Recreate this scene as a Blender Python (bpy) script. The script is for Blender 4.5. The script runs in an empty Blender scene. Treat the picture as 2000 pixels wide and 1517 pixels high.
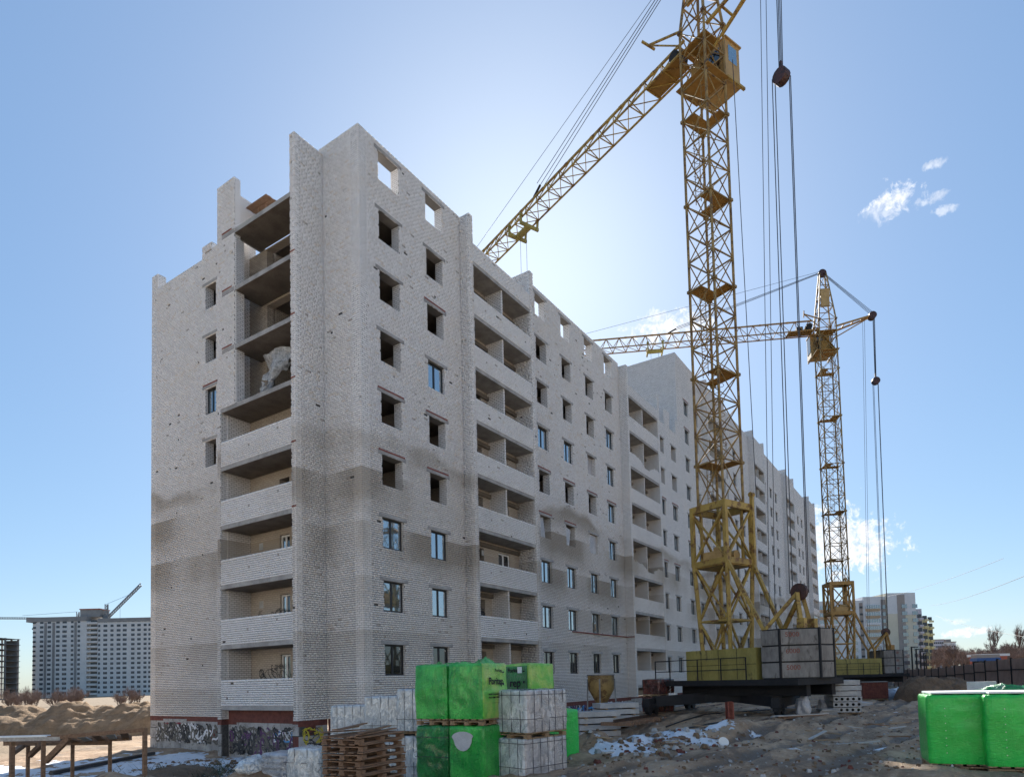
import bpy, math, random
import numpy as np
from mathutils import Vector, Matrix, noise as mnoise
random.seed(7)
S = bpy.context.scene
COL = S.collection
R = math.radians

# ------------------------------------------------------------------ camera
FPX, PX, PY = 1284.153, 1000.0, 1261.766          # focal length and principal point, photo pixels (2000 wide)
YAW, PITCH, ROLL = 0.98566, 0.05165, -0.02422
CAM = Vector((-20.227, -21.100, 1.2265))
_F = Vector((math.cos(PITCH)*math.sin(YAW), math.cos(PITCH)*math.cos(YAW), math.sin(PITCH)))
_r = Vector((math.cos(YAW), -math.sin(YAW), 0)); _u = _r.cross(_F)
_rr = math.cos(ROLL)*_r + math.sin(ROLL)*_u
_uu = -math.sin(ROLL)*_r + math.cos(ROLL)*_u
cd = bpy.data.cameras.new('camera'); cam = bpy.data.objects.new('camera', cd); COL.objects.link(cam)
m = Matrix((( _rr.x, _uu.x, -_F.x, CAM.x), (_rr.y, _uu.y, -_F.y, CAM.y), (_rr.z, _uu.z, -_F.z, CAM.z), (0,0,0,1)))
cam.matrix_world = m
cd.sensor_width = 36; cd.lens = FPX/2000*36
cd.shift_x = 0.0; cd.shift_y = (PY-758.5)/2000
cd.clip_end = 6000; cd.clip_start = .2
S.camera = cam

def ray(x, y): return _F + _rr*((x-PX)/FPX) - _uu*((y-PY)/FPX)
def at(x, y, depth): return CAM + ray(x, y)*depth          # point at a distance along the view axis

# ------------------------------------------------------------------ sky, sun, exposure
SUN = Vector((0.71, 0.44, 0.55)).normalized()
EL = math.asin(SUN.z); AZ = math.atan2(SUN.x, SUN.y)
W = bpy.data.worlds.new('World'); S.world = W; W.use_nodes = True
wt = W.node_tree; wt.nodes.clear()
class T:
    """tiny node helper"""
    def __init__(s, tree): s.t = tree
    def n(s, kind, props=None, **inp):
        nd = s.t.nodes.new(kind)
        for k, v in (props or {}).items(): setattr(nd, k, v)
        for k, v in inp.items():
            key = int(k[1:]) if k[0] == 'i' and k[1:].isdigit() else k.replace('_', ' ')
            s.put(nd.inputs[key], v)
        return nd
    def put(s, sock, v):
        if isinstance(v, bpy.types.NodeSocket): s.t.links.new(v, sock)
        elif isinstance(v, bpy.types.Node): s.t.links.new(v.outputs[0], sock)
        else: sock.default_value = v
    def math(s, op, a, b=0.0, c=0.0, clamp=False):
        return s.n('ShaderNodeMath', dict(operation=op, use_clamp=clamp), i0=a, i1=b, i2=c).outputs[0]
    def vmath(s, op, a, b=(0,0,0)):
        nd = s.n('ShaderNodeVectorMath', dict(operation=op), i0=a, i1=b)
        return nd.outputs[1] if op in ('DOT_PRODUCT', 'LENGTH') else nd.outputs[0]
    def rng(s, v, a, b, c=0.0, d=1.0, smooth=True):
        return s.n('ShaderNodeMapRange', dict(interpolation_type='SMOOTHSTEP' if smooth else 'LINEAR'), i0=v, i1=a, i2=b, i3=c, i4=d).outputs[0]
    def mix(s, f, a, b, mode='MIX'):
        nd = s.n('ShaderNodeMix', dict(data_type='RGBA', blend_type=mode)); s.put(nd.inputs[0], f)
        s.put(nd.inputs[6], a); s.put(nd.inputs[7], b); return nd.outputs[2]
    def noise(s, vec, scale=5, detail=4, rough=.55, dist=0.0, out=0):
        return s.n('ShaderNodeTexNoise', None, Vector=vec, Scale=scale, Detail=detail, Roughness=rough, Distortion=dist).outputs[out]
def c4(c): return (c[0], c[1], c[2], 1.0)
t = T(wt)
sky = t.n('ShaderNodeTexSky', dict(sky_type='NISHITA', sun_disc=False, sun_elevation=EL, sun_rotation=AZ,
          altitude=150, air_density=1.0, dust_density=.65, ozone_density=4.0))
gen = t.n('ShaderNodeTexCoord').outputs['Generated']
# a few small fair-weather clouds far off in the sky: direction, half width, half height, strength
CL = [((1312, 640), .040, .011, .95, 0), ((1280, 616), .013, .005, .7, .4), ((1742, 390), .017, .009, .85, .2), ((1722, 416), .011, .008, .45, .7),
      ((1826, 388), .010, .004, .45, .1), ((1846, 410), .008, .003, .45, .2), ((1823, 320), .009, .003, .5, .2),
      ((1650, 1070), .040, .026, .95, 0), ((1622, 1045), .030, .022, .9, 0), ((1885, 1234), .020, .004, .9, 0), ((1872, 1212), .010, .0025, .5, 0)]
big = None; w_n = t.noise(gen, 48, 8, .66, .5, 1); w_n2 = t.noise(gen, 130, 6, .7, .3)
wv = t.vmath('SUBTRACT', w_n, (.5, .5, .5))
for (px, py), hw, hh, st, skew in CL:
    hw *= 1.5; hh *= 1.5; d0 = ray(px, py).normalized(); e1 = Vector((d0.y, -d0.x, 0)).normalized(); e2 = e1.cross(d0)
    e1s = e1/hw + e2*(skew*.6/hw)
    a = t.vmath('DOT_PRODUCT', gen, tuple(e1s)); a = t.math('SUBTRACT', a, e1s.dot(d0))
    b = t.vmath('DOT_PRODUCT', gen, tuple(e2/hh)); b = t.math('SUBTRACT', b, e2.dot(d0)/hh)
    sx = t.n('ShaderNodeSeparateXYZ', None, Vector=wv)
    a = t.math('ADD', a, t.math('MULTIPLY', sx.outputs[0], 3.0)); b = t.math('ADD', b, t.math('MULTIPLY', sx.outputs[1], 4.4))
    rr = t.math('ADD', t.math('MULTIPLY', a, a), t.math('MULTIPLY', b, b))
    rr = t.math('ADD', rr, t.math('MULTIPLY', t.math('SUBTRACT', w_n2, .5), 2.2))
    front = t.math('GREATER_THAN', t.vmath('DOT_PRODUCT', gen, tuple(d0)), .5)
    k = t.math('MULTIPLY', t.math('MULTIPLY', t.rng(rr, 1.35, -.15), st), front)
    big = k if big is None else t.math('MAXIMUM', big, k)
SKY_STRENGTH = .15
skyc = t.n('ShaderNodeGamma', None, Color=sky.outputs[0], Gamma=.52).outputs[0]      # the photograph's compressed tonal range, same in every direction
skyc = t.n('ShaderNodeHueSaturation', None, Saturation=1.32, Value=.90, Fac=1.0, Color=skyc).outputs[0]
shade = t.mix(t.rng(w_n2, .35, .7), (3.6, 3.65, 3.75, 1), (2.6, 2.7, 2.9, 1))
skyc = t.mix(1.0, skyc, (.85, .98, 1.09, 1), 'MULTIPLY')
skyc = t.mix(big, skyc, shade)
bg = t.n('ShaderNodeBackground', None, Color=skyc, Strength=SKY_STRENGTH)
t.put(t.n('ShaderNodeOutputWorld').inputs[0], bg)
sd = bpy.data.lights.new('sun', 'SUN'); sd.energy = 5.0; sd.angle = R(.5); sd.color = (1, .94, .86)
sun = bpy.data.objects.new('sun', sd); COL.objects.link(sun)
sun.rotation_euler = (-SUN).to_track_quat('-Z', 'Y').to_euler(); sun.location = (60, 30, 80)
S.view_settings.view_transform = 'Standard'; S.view_settings.look = 'None'
S.view_settings.gamma = 1.0; S.view_settings.use_curve_mapping = False
S.view_settings.exposure = 1.2

# ------------------------------------------------------------------ materials
M = {}
def newmat(name):
    m_ = bpy.data.materials.new(name); m_.use_nodes = True; m_.node_tree.nodes.clear(); M[name] = m_
    return m_, T(m_.node_tree)
def finish(t, color, rough=.8, bump=None, bdist=.02, bstr=.5, **kw):
    b = t.n('ShaderNodeBsdfPrincipled', None, Base_Color=color, Roughness=rough)
    for k, v in kw.items(): t.put(b.inputs[k.replace('_', ' ')], v)
    if bump is not None:
        bn = t.n('ShaderNodeBump', None, Strength=bstr, Distance=bdist, Height=bump); t.put(b.inputs['Normal'], bn.outputs[0])
    t.put(t.n('ShaderNodeOutputMaterial').inputs[0], b); return b
def pm(name, c1, c2, scale=4, rough=.8, bstr=.4, bdist=.02, lo=.35, hi=.65, stretch=(1,1,1), rust=None, rustamt=.55, **kw):
    m_, t = newmat(name)
    co = t.n('ShaderNodeTexCoord').outputs['Object']
    v = t.vmath('MULTIPLY', co, stretch)
    n1 = t.noise(v, scale, 6, .6); n2 = t.noise(v, scale*9, 4, .6)
    f = t.math('ADD', t.math('MULTIPLY', n1, .7), t.math('MULTIPLY', n2, .3))
    col = t.mix(t.rng(f, lo, hi), c4(c1), c4(c2))
    if rust:
        n3 = t.noise(v, scale*2.3, 7, .7); col = t.mix(t.math('MULTIPLY', t.rng(n3, rustamt, rustamt+.1), .85), col, c4(rust))
    finish(t, col, rough, n2, bdist, bstr, **kw); return m_
# geometry bricks: tone varies brick by brick, old damp stains run in bands
def stain(t, co):
    """damp bands: each starts at a sharp course line and fades out below it"""
    sp = t.n('ShaderNodeSeparateXYZ', None, Vector=co); z = sp.outputs[2]
    h = t.math('ADD', sp.outputs[0], sp.outputs[1])
    flat = t.n('ShaderNodeCombineXYZ', None, X=h, Y=0.0, Z=t.math('FLOOR', t.math('DIVIDE', t.math('ADD', z, 1.25), 2.42))).outputs[0]
    amp = t.noise(t.vmath('MULTIPLY', flat, (.11, 1, 3.7)), 1.0, 3, .55)
    fr = t.math('FRACT', t.math('DIVIDE', t.math('ADD', z, 1.25), 2.42))
    soft = t.noise(t.vmath('MULTIPLY', co, (.5, .5, 1.4)), 1.0, 5, .6)
    edge = t.math('ADD', fr, t.math('MULTIPLY', t.math('SUBTRACT', soft, .5), .7))
    s = t.math('MULTIPLY', t.rng(amp, .38, .58), t.rng(edge, .0, .7))
    top = t.math('ADD', z, t.math('MULTIPLY', t.noise(t.vmath('MULTIPLY', co, (.12, .12, 0)), 1, 2), 5.0))
    return t.math('MULTIPLY', t.math('MULTIPLY', s, t.rng(top, 15.2, 14.6)), t.rng(z, 1.5, 6.5, .3, 1.0))
def brickmat(name, geo, base=(.84, .825, .82), dark=(.72, .70, .69), tan=(.74, .68, .62), stn=.78, lw=.30):
    m_, t = newmat(name)
    co = t.n('ShaderNodeTexCoord').outputs['Object']
    sp = t.n('ShaderNodeSeparateXYZ', None, Vector=co)
    h = t.math('ADD', sp.outputs[0], sp.outputs[1])
    st_ = stain(t, co)
    n1 = t.noise(co, 55, 3, .6)
    if geo:
        isl = t.n('ShaderNodeNewGeometry').outputs['Random Per Island']
        col = t.mix(t.rng(isl, 0, 1, smooth=False), c4(dark), c4(base))
        col = t.mix(t.math('GREATER_THAN', isl, .994), col, (.42, .39, .36, 1))
        col = t.mix(t.math('LESS_THAN', isl, .06), col, c4(tan))
        bump = n1
    else:
        vec = t.n('ShaderNodeCombineXYZ', None, X=h, Y=sp.outputs[2]).outputs[0]
        bt = t.n('ShaderNodeTexBrick', dict(offset=.5, squash=1.0), Vector=vec, Color1=c4(base), Color2=c4(dark), Mortar=(.15, .145, .14, 1), Scale=1.0)
        for k, v in (('Mortar Size', .011), ('Mortar Smooth', .1), ('Bias', -.1), ('Brick Width', .262), ('Row Height', .1)): bt.inputs[k].default_value = v
        col = bt.outputs[0]; bump = t.math('SUBTRACT', 1.0, bt.outputs[1])
    big = t.noise(co, .35, 4, .6); col = t.mix(t.rng(big, .42, .72, 0, .35), col, c4(tan))
    low = t.rng(t.math('ADD', sp.outputs[2], t.math('MULTIPLY', big, 6)), 17, 13); col = t.mix(t.math('MULTIPLY', low, lw), col, (.55, .48, .40, 1))
    col = t.mix(t.math('MULTIPLY', st_, stn), col, (.30, .25, .19, 1))
    col = t.mix(t.rng(n1, .35, .8, 0, .16), col, (.40, .38, .36, 1))
    finish(t, col, .92, bump, .01, .5)
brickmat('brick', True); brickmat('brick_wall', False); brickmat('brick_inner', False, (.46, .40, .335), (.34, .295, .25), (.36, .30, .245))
brickmat('brick_pale', True, (.86, .85, .85), (.78, .77, .765), (.78, .74, .70), .2, .05)
pm('mortar', (.05, .048, .046), (.10, .095, .09), 9, .95)
pm('concrete', (.25, .245, .24), (.40, .39, .38), 1.6, .9, .5)
pm('concrete_pale', (.32, .33, .34), (.46, .47, .48), 2.2, .88, .5)
pm('concrete_soffit', (.10, .087, .074), (.16, .14, .12), 1.2, .9, .4)  # darker than the other concrete: shade inside the openings put into the colour
pm('ballast_concrete', (.15, .142, .135), (.27, .258, .245), 1.1, .9, .7, stretch=(1, 1, .35), rust=(.085, .075, .066), rustamt=.52)
pm('plinth_block', (.24, .235, .23), (.42, .41, .40), 1.4, .9, .5, rust=(.15, .135, .12), rustamt=.54)
pm('red_brick', (.095, .030, .024), (.17, .055, .04), 6, .85, .6)
pm('rust_red', (.16, .035, .025), (.26, .075, .05), 5, .7)
pm('frame_dark', (.010, .010, .012), (.016, .016, .018), 4, .45, 0)
pm('frame_white', (.72, .72, .72), (.80, .80, .80), 4, .4, 0)
pm('yellow', (.28, .185, .045), (.43, .30, .075), 1.1, .6, .35, .01, rust=(.12, .05, .02), rustamt=.51)
pm('mast', (.19, .128, .048), (.33, .225, .08), 1.1, .65, .3, .01, rust=(.085, .04, .018), rustamt=.50)
pm('yellow_box', (.22, .19, .05), (.33, .285, .085), 1.2, .6, .3, .01, stretch=(1, 1, .4), rust=(.11, .085, .035), rustamt=.55)
pm('orange', (.27, .145, .03), (.37, .215, .055), 2.0, .5, .25, .01, rust=(.14, .06, .02), rustamt=.58)
pm('cab_tan', (.36, .23, .085), (.46, .31, .13), 3.0, .6, .25, .01, rust=(.18, .09, .04), rustamt=.6)
pm('plank_yellow', (.24, .135, .03), (.33, .19, .05), 3, .8, .5)
pm('black_steel', (.006, .007, .010), (.014, .014, .018), 2.5, .75, .3, .01, rust=(.05, .025, .015), rustamt=.62)
pm('rope', (.03, .035, .05), (.06, .065, .08), 8, .6, 0)
pm('pulley', (.03, .018, .018), (.08, .03, .025), 6, .6)
pm('rail_steel', (.05, .035, .028), (.10, .06, .045), 3, .6)
pm('wood', (.23, .15, .085), (.40, .285, .175), 3.5, .85, .6, stretch=(1, 9, 9))
pm('wood_old', (.17, .10, .062), (.29, .18, .115), 3, .85, .6, stretch=(1, 8, 8))
pm('wood_pale', (.38, .36, .34), (.56, .54, .52), 3, .85, .6, stretch=(1, 8, 8))
pm('snow', (.72, .76, .82), (.82, .85, .88), 3, .7, .5, Subsurface_Weight=0.0)
pm('black_plastic', (.012, .012, .014), (.03, .03, .032), 5, .35)
pm('grey_block', (.46, .47, .485), (.58, .59, .605), 4, .9, .5)
pm('fence_panel', (.28, .20, .17), (.38, .28, .24), 1.2, .75, .3)
pm('fence_grey', (.22, .22, .225), (.30, .30, .31), 1.2, .75, .3)
pm('steel_grey', (.14, .15, .16), (.23, .24, .25), 3, .5, .3, rust=(.14, .07, .04), rustamt=.6)
pm('ink', (.012, .012, .014), (.022, .022, .025), 20, .7, 0)
pm('ink_faded', (.09, .085, .075), (.15, .14, .12), 20, .8, 0)
pm('paint_black', (.014, .014, .017), (.05, .05, .055), 3, .7, 0)
pm('paint_red', (.30, .02, .05), (.42, .04, .07), 9, .7, 0)
pm('paint_blue', (.04, .22, .50), (.06, .30, .60), 9, .7, 0)
pm('paint_yellow', (.50, .42, .03), (.58, .50, .06), 9, .7, 0)
pm('paint_purple', (.08, .03, .10), (.13, .05, .15), 9, .7, 0)
pm('paint_white', (.60, .60, .62), (.70, .70, .72), 9, .7, 0)
pm('sand', (.20, .135, .08), (.32, .225, .14), 1.6, .95, 1.0, .12)
pm('dirt', (.12, .078, .048), (.20, .135, .085), 1.3, .95, .9, .08)
pm('twig', (.165, .115, .095), (.25, .18, .15), 2, .9, 0)
pm('bark', (.11, .085, .07), (.17, .13, .11), 6, .9, .6)
pm('house_white', (.62, .62, .62), (.70, .70, .70), .3, .85, .1)
pm('house_cream', (.60, .55, .42), (.66, .61, .49), .3, .85, .1)
pm('house_yellow', (.60, .54, .30), (.66, .60, .36), .3, .85, .1)
pm('house_taupe', (.30, .26, .235), (.35, .31, .28), .3, .85, .1)
pm('house_brown', (.42, .30, .19), (.48, .35, .23), .3, .85, .1)
pm('house_lilac', (.48, .47, .53), (.55, .54, .60), .3, .85, .1)
pm('far_grey', (.60, .575, .55), (.70, .675, .65), .25, .9, .1)
pm('far_dark', (.22, .21, .205), (.29, .28, .27), .25, .9, .1)
pm('far_pane', (.035, .04, .05), (.06, .065, .075), .6, .25, 0)
pm('house_red', (.36, .10, .065), (.44, .14, .09), .5, .85, .1)
pm('truck_blue', (.02, .07, .22), (.03, .10, .28), 2, .5, .1)
pm('mesh_green', (.03, .26, .05), (.05, .32, .07), 3, .8, .2)
pm('weed', (.03, .045, .025), (.075, .085, .045), 5, .9, 0)
def glass(name, c, rough=.03, ior=1.9):
    m_, t = newmat(name)
    co = t.n('ShaderNodeTexCoord').outputs['Object']; n = t.noise(co, 1.3, 2, .5)
    finish(t, c4(c), rough, n, .05, .05, IOR=ior, Specular_IOR_Level=.9)
glass('pane_blue', (.04, .09, .12), .04, 3.3); glass('pane_dark', (.015, .018, .02), .04, 1.7)
glass('far_glass', (.10, .12, .14), .1, 2.0)
def film(name, c1, c2, c3, scale, rough, coat=.5, cr=.45):
    """stretched plastic wrapping: clinging areas paler than the loose folds"""
    m_, t = newmat(name)
    co = t.n('ShaderNodeTexCoord').outputs['Object']
    n1 = t.noise(co, scale, 4, .55, .6); n2 = t.noise(t.vmath('MULTIPLY', co, (1, 1, .22)), scale*9, 5, .65, .6)
    n4 = t.noise(t.vmath('MULTIPLY', co, (1, 1, 4)), 7, 4, .6, 1.0)
    col = t.mix(t.rng(n1, .36, .66), c4(c1), c4(c2)); col = t.mix(t.rng(n2, .58, .74, 0, .8), col, c4(c3))
    col = t.mix(t.rng(n4, .56, .74, 0, .45), col, c4([min(.9, v*1.25+.03) for v in c3]))
    dust = t.noise(co, 3.4, 6, .7); col = t.mix(t.rng(dust, .58, .78, 0, .30), col, (.40, .40, .37, 1))
    hgt = t.math('ADD', t.math('MULTIPLY', n2, .6), t.math('MULTIPLY', n4, .7))
    crease = t.math('ABSOLUTE', t.math('SUBTRACT', t.noise(t.vmath('MULTIPLY', co, (1, 1, .55)), 5.5, 4, .6, 1.4), .5))
    hgt = t.math('SUBTRACT', hgt, t.math('MULTIPLY', t.rng(crease, .0, .07), cr))
    finish(t, col, rough, hgt, .035, .8, Coat_Weight=coat, Coat_Roughness=.14)
film('film_green', (.009, .34, .04), (.06, .56, .085), (.13, .64, .15), 1.3, .38)
film('film_green_right', (.008, .46, .05), (.015, .56, .07), (.03, .62, .095), 1.0, .36, .4, .1)
film('film_green_yellow', (.13, .52, .05), (.40, .60, .12), (.06, .45, .06), 2.2, .4)
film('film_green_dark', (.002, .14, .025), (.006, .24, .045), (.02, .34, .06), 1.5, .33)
film('film_white', (.54, .59, .63), (.72, .77, .80), (.88, .90, .92), 2.5, .22, .9, .95)
film('film_clear', (.46, .445, .46), (.60, .58, .59), (.80, .79, .80), 2.0, .28, .7, .95)
film('film_bag', (.34, .37, .42), (.46, .48, .52), (.60, .62, .66), 3.0, .3, .6, .95)
# ------------------------------------------------------------------ mesh helpers
class MB:
    def __init__(s): s.v = []; s.f = []; s.m = []
    def quad(s, a, b, c, d, mi=0):
        i = len(s.v); s.v += [tuple(a), tuple(b), tuple(c), tuple(d)]; s.f.append((i, i+1, i+2, i+3)); s.m.append(mi)
    def box(s, x0, x1, y0, y1, z0, z1, mi=0):
        i = len(s.v)
        s.v += [(x0,y0,z0),(x1,y0,z0),(x1,y1,z0),(x0,y1,z0),(x0,y0,z1),(x1,y0,z1),(x1,y1,z1),(x0,y1,z1)]
        s.f += [(i,i+3,i+2,i+1),(i+4,i+5,i+6,i+7),(i,i+1,i+5,i+4),(i+1,i+2,i+6,i+5),(i+2,i+3,i+7,i+6),(i+3,i,i+4,i+7)]; s.m += [mi]*6
        return s
    def bar(s, p, q, w, h=None, mi=0, up=(0,0,1)):
        """square-section beam from p to q"""
        p = Vector(p); q = Vector(q); h = h or w; d = (q-p)
        if d.length < 1e-6: return s
        d.normalize(); up = Vector(up)
        if abs(d.dot(up)) > .98: up = Vector((1, 0, 0))
        a = d.cross(up).normalized()*w/2; b = d.cross(a).normalized()*h/2
        i = len(s.v)
        for o in (p, q): s.v += [tuple(o-a-b), tuple(o+a-b), tuple(o+a+b), tuple(o-a+b)]
        s.f += [(i,i+1,i+2,i+3),(i+7,i+6,i+5,i+4)] + [(i+k, i+4+k, i+4+(k+1)%4, i+(k+1)%4) for k in range(4)]; s.m += [mi]*6
        return s
    def tube(s, p, q, r, n=8, r2=None, mi=0, cap=True):
        p = Vector(p); q = Vector(q); r2 = r if r2 is None else r2; d = (q-p)
        if d.length < 1e-6: return s
        d.normalize(); up = Vector((0,0,1)) if abs(d.z) < .95 else Vector((1,0,0))
        a = d.cross(up).normalized(); b = d.cross(a); i = len(s.v)
        for o, rad in ((p, r), (q, r2)):
            for k in range(n):
                an = 2*math.pi*k/n; s.v.append(tuple(o + a*math.cos(an)*rad + b*math.sin(an)*rad))
        for k in range(n): s.f.append((i+k, i+(k+1)%n, i+n+(k+1)%n, i+n+k)); s.m.append(mi)
        if cap: s.f += [tuple(range(i+n-1, i-1, -1)), tuple(range(i+n, i+2*n))]; s.m += [mi, mi]
        return s
    def prism(s, poly, z0, z1, mi=0):
        n = len(poly); i = len(s.v); s.v += [(x, y, z0) for x, y in poly] + [(x, y, z1) for x, y in poly]
        s.f += [tuple(range(i+n-1, i-1, -1)), tuple(range(i+n, i+2*n))] + [(i+k, i+(k+1)%n, i+n+(k+1)%n, i+n+k) for k in range(n)]; s.m += [mi]*(n+2)
        return s
    def mesh(s, name, mats):
        me = bpy.data.meshes.new(name); me.from_pydata(s.v, [], s.f)
        for x in (mats if isinstance(mats, (list, tuple)) else [mats]): me.materials.append(M[x])
        if any(s.m): me.polygons.foreach_set('material_index', s.m)
        me.update(); return me
    def obj(s, name, mats, parent=None, smooth=False):
        me = s.mesh(name, mats)
        if smooth: me.polygons.foreach_set('use_smooth', [True]*len(me.polygons))
        return put(name, me, parent)
def put(name, me, parent=None, loc=None, rot=None, scale=None):
    o = bpy.data.objects.new(name, me); COL.objects.link(o)
    if parent is not None: o.parent = parent
    if loc is not None: o.location = loc
    if rot is not None: o.rotation_euler = rot if isinstance(rot, (tuple, list)) else (0, 0, rot)
    if scale is not None: o.scale = scale
    return o
def tag(o, label, cat, group=None):
    o['label'] = label; o['category'] = cat
    if group: o['group'] = group
    return o
def thing(name, label, cat, loc=(0,0,0), rz=0, group=None):
    o = put(name, None, None, loc, rz); o.empty_display_size = .2
    return tag(o, label, cat, group)
def kind(o, k): o['kind'] = k; return o
def dup(src, loc=None, rz=None, label=None, parent=None):
    c = src.copy(); COL.objects.link(c)
    if parent is not None: c.parent = parent
    for ch in src.children: dup(ch, parent=c)
    if loc is not None: c.location = loc
    if rz is not None: c.rotation_euler = rz if isinstance(rz, (tuple, list)) else (0, 0, rz)
    if label: c['label'] = label
    return c
def fbm(x, y, z=0.0, o=4): return mnoise.fractal(Vector((x, y, z)), 1.0, 2.0, o)
def text_mesh(s, size, name='print', mat='ink', bold=0.0):
    cu = bpy.data.curves.new(name, 'FONT'); cu.body = s; cu.size = size; cu.align_x = 'CENTER'; cu.align_y = 'CENTER'; cu.extrude = .002; cu.offset = bold
    cu.resolution_u = 3
    o = bpy.data.objects.new('tmp', cu); COL.objects.link(o); dg = bpy.context.evaluated_depsgraph_get(); dg.update()
    me = bpy.data.meshes.new_from_object(o.evaluated_get(dg)); bpy.data.objects.remove(o); me.name = name
    me.materials.clear(); me.materials.append(M[mat]); return me

# ------------------------------------------------------------------ ground
def sm(x, a, b):
    k = min(1, max(0, (x-a)/(b-a))); return k*k*(3-2*k)
BANK = [Vector((*at(1150, 1450, 17.5).xy,)), Vector((*at(1330, 1430, 18.5).xy,)), Vector((*at(1560, 1405, 21).xy,))]
BERM = [Vector((*at(-60, 1500, 11.5).xy,)), Vector((*at(220, 1500, 12.5).xy,)), Vector((*at(520, 1512, 13.5).xy,))]
def segd(p, pts):
    best = 1e9
    for a, b in zip(pts, pts[1:]):
        ab = b-a; k = min(1, max(0, (p-a).dot(ab)/ab.length_squared)); best = min(best, (a+ab*k-p).length)
    return best
def zbase(x, y):
    zw_ = -.62 - .75*sm(y, -15, -8.5) - .73*sm(y, -9.5, -2.0)          # west of the crane track
    ze_ = -.68 - 1.42*sm(y, -7.6, -1.5)                                 # track embankment
    k = sm(x, 7.5, 12); z = zw_*(1-k)+ze_*k
    z += .27*(1-sm(math.hypot(x-CAM.x, y-CAM.y), 11, 24))*sm(-y, 14.5, 18)
    z += 1.3*sm(-y, 19, 30)*sm(x, 18, 45)                               # ground climbs towards the fence
    z -= (.6)*sm(-x, 4, 9)*sm(y, -11, -5)*(1-sm(y, -5, 0))              # west of the building the site drops sooner
    return z
def zg(x, y, fine=True):
    z = zbase(x, y); p = Vector((x, y)); dist = math.hypot(x-CAM.x, y-CAM.y)
    if dist < 90:
        z += .40*math.exp(-(segd(p, BANK)/1.2)**2)*(.7+.9*fbm(x*.55, y*.55, 3)+.35*fbm(x*1.7, y*1.7, 6))
        b_ = math.exp(-(segd(p, BERM)/1.5)**2); z += max(0, -.50+.22*fbm(x*.7, y*.7, 4)-z)*b_
        if fine:
            road = sm(-y, 13, 16)
            z += (.13*fbm(x*.45, y*.45, 1) + .075*fbm(x*1.6, y*1.6, 2) + .035*fbm(x*4.2, y*4.2, 9))*(1-.25*road)
            # wheel ruts wander along the haul road, mud squeezed up beside them
            k = y + 17.2 + .10*x + .5*fbm(x*.12, 3.3, 5)
            for c_, w_, dp_ in ((.9, .26, .12), (-.85, .26, .13), (2.5, .22, .09), (-2.6, .24, .08)):
                e_ = (k-c_)/w_; z += road*dp_*(-math.exp(-e_*e_) + .55*math.exp(-((abs(e_)-1.7)/.6)**2))
    return z
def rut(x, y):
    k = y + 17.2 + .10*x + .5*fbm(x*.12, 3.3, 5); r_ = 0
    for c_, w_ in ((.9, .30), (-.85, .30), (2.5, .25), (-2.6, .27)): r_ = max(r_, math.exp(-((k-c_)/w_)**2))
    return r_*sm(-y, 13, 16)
def gz(p, sink=.02): return Vector((p[0], p[1], zg(p[0], p[1], False)-sink))
def axis(lo, hi, c, step, n_far):
    a = list(np.arange(c-26, c+62, step)); g = step; x = a[-1]
    while x < hi: g *= 1.16; x += g; a.append(x)
    g = step; x = a[0]; b = []
    while x > lo: g *= 1.16; x -= g; b.append(x)
    return b[::-1]+a
xs = axis(-2500, 4000, 2, .19, 40)
ys_core = list(np.arange(-27, 14, .19)); ys = ys_core[:]; g = .19; y = ys[-1]
while y < 4000: g *= 1.14; y += g; ys.append(y)
g = .19; y = ys_core[0]
while y > -2500: g *= 1.16; y -= g; ys.insert(0, y)
SNOWB = [at(1235, 1400, 16.2).xy, at(1300, 1400, 17.6).xy, at(1375, 1400, 19.0).xy]
SPOTS = [(at(x_, 1400, d_).xy, r_) for x_, d_, r_ in ((1165, 16.5, .5), (1480, 20, .35), (1545, 14.2, .5), (1720, 14.6, .55), (1695, 12.6, .35), (1700, 17.5, .4), (1150, 20.5, .6), (1330, 24, .5), (1600, 36, .9), (1745, 30, .8))]
gv = []; snow = []; sandm = []; ruts = []
for y in ys:
    for x in xs:
        gv.append((x, y, zg(x, y)))
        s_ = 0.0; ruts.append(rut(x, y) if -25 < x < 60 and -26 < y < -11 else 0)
        if -40 < x < 60 and -30 < y < 30:
            p = Vector((x, y)); nz = fbm(x*.9+7, y*.9, 5, 5)
            dW = max(0, abs(x+6.5)-4.5) + max(0, abs(y-5)-7.5)*.7           # hollow beside the end wall
            s_ = max(s_, 1-dW/2.6 + .9*nz - .15)
            db = segd(p, SNOWB); s_ = max(s_, 1.05-db/1.35+1.2*nz-.18)
            for q_, r_ in SPOTS: s_ = max(s_, .9-(p-q_).length/r_+.8*nz)
            if segd(p, BERM) < 1.9: s_ = 0
        snow.append(min(1, max(0, s_)))
        sandm.append(max(sm(y, 17, 24)*sm(-x, -4, 2), sm(math.hypot(x-CAM.x-20, y-CAM.y-8), 32, 50)))
nx = len(xs)
gf = [(j*nx+i, j*nx+i+1, (j+1)*nx+i+1, (j+1)*nx+i) for j in range(len(ys)-1) for i in range(nx-1)]
m_, t = newmat('ground')
co = t.n('ShaderNodeTexCoord').outputs['Object']
a_s = t.n('ShaderNodeAttribute', dict(attribute_name='snow')).outputs['Fac']; a_d = t.n('ShaderNodeAttribute', dict(attribute_name='sandy')).outputs['Fac']
n1 = t.noise(co, .6, 6, .6); n2 = t.noise(co, 7, 6, .65); n3 = t.noise(co, 38, 4, .6); n4 = t.noise(t.vmath('MULTIPLY', co, (.12, 1, 1)), 1.6, 5, .6, .4)
vor = t.n('ShaderNodeTexVoronoi', dict(feature='F1'), Vector=co, Scale=16.0)
col = t.mix(t.rng(n1, .38, .64), (.31, .20, .12, 1), (.52, .37, .245, 1))
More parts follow.
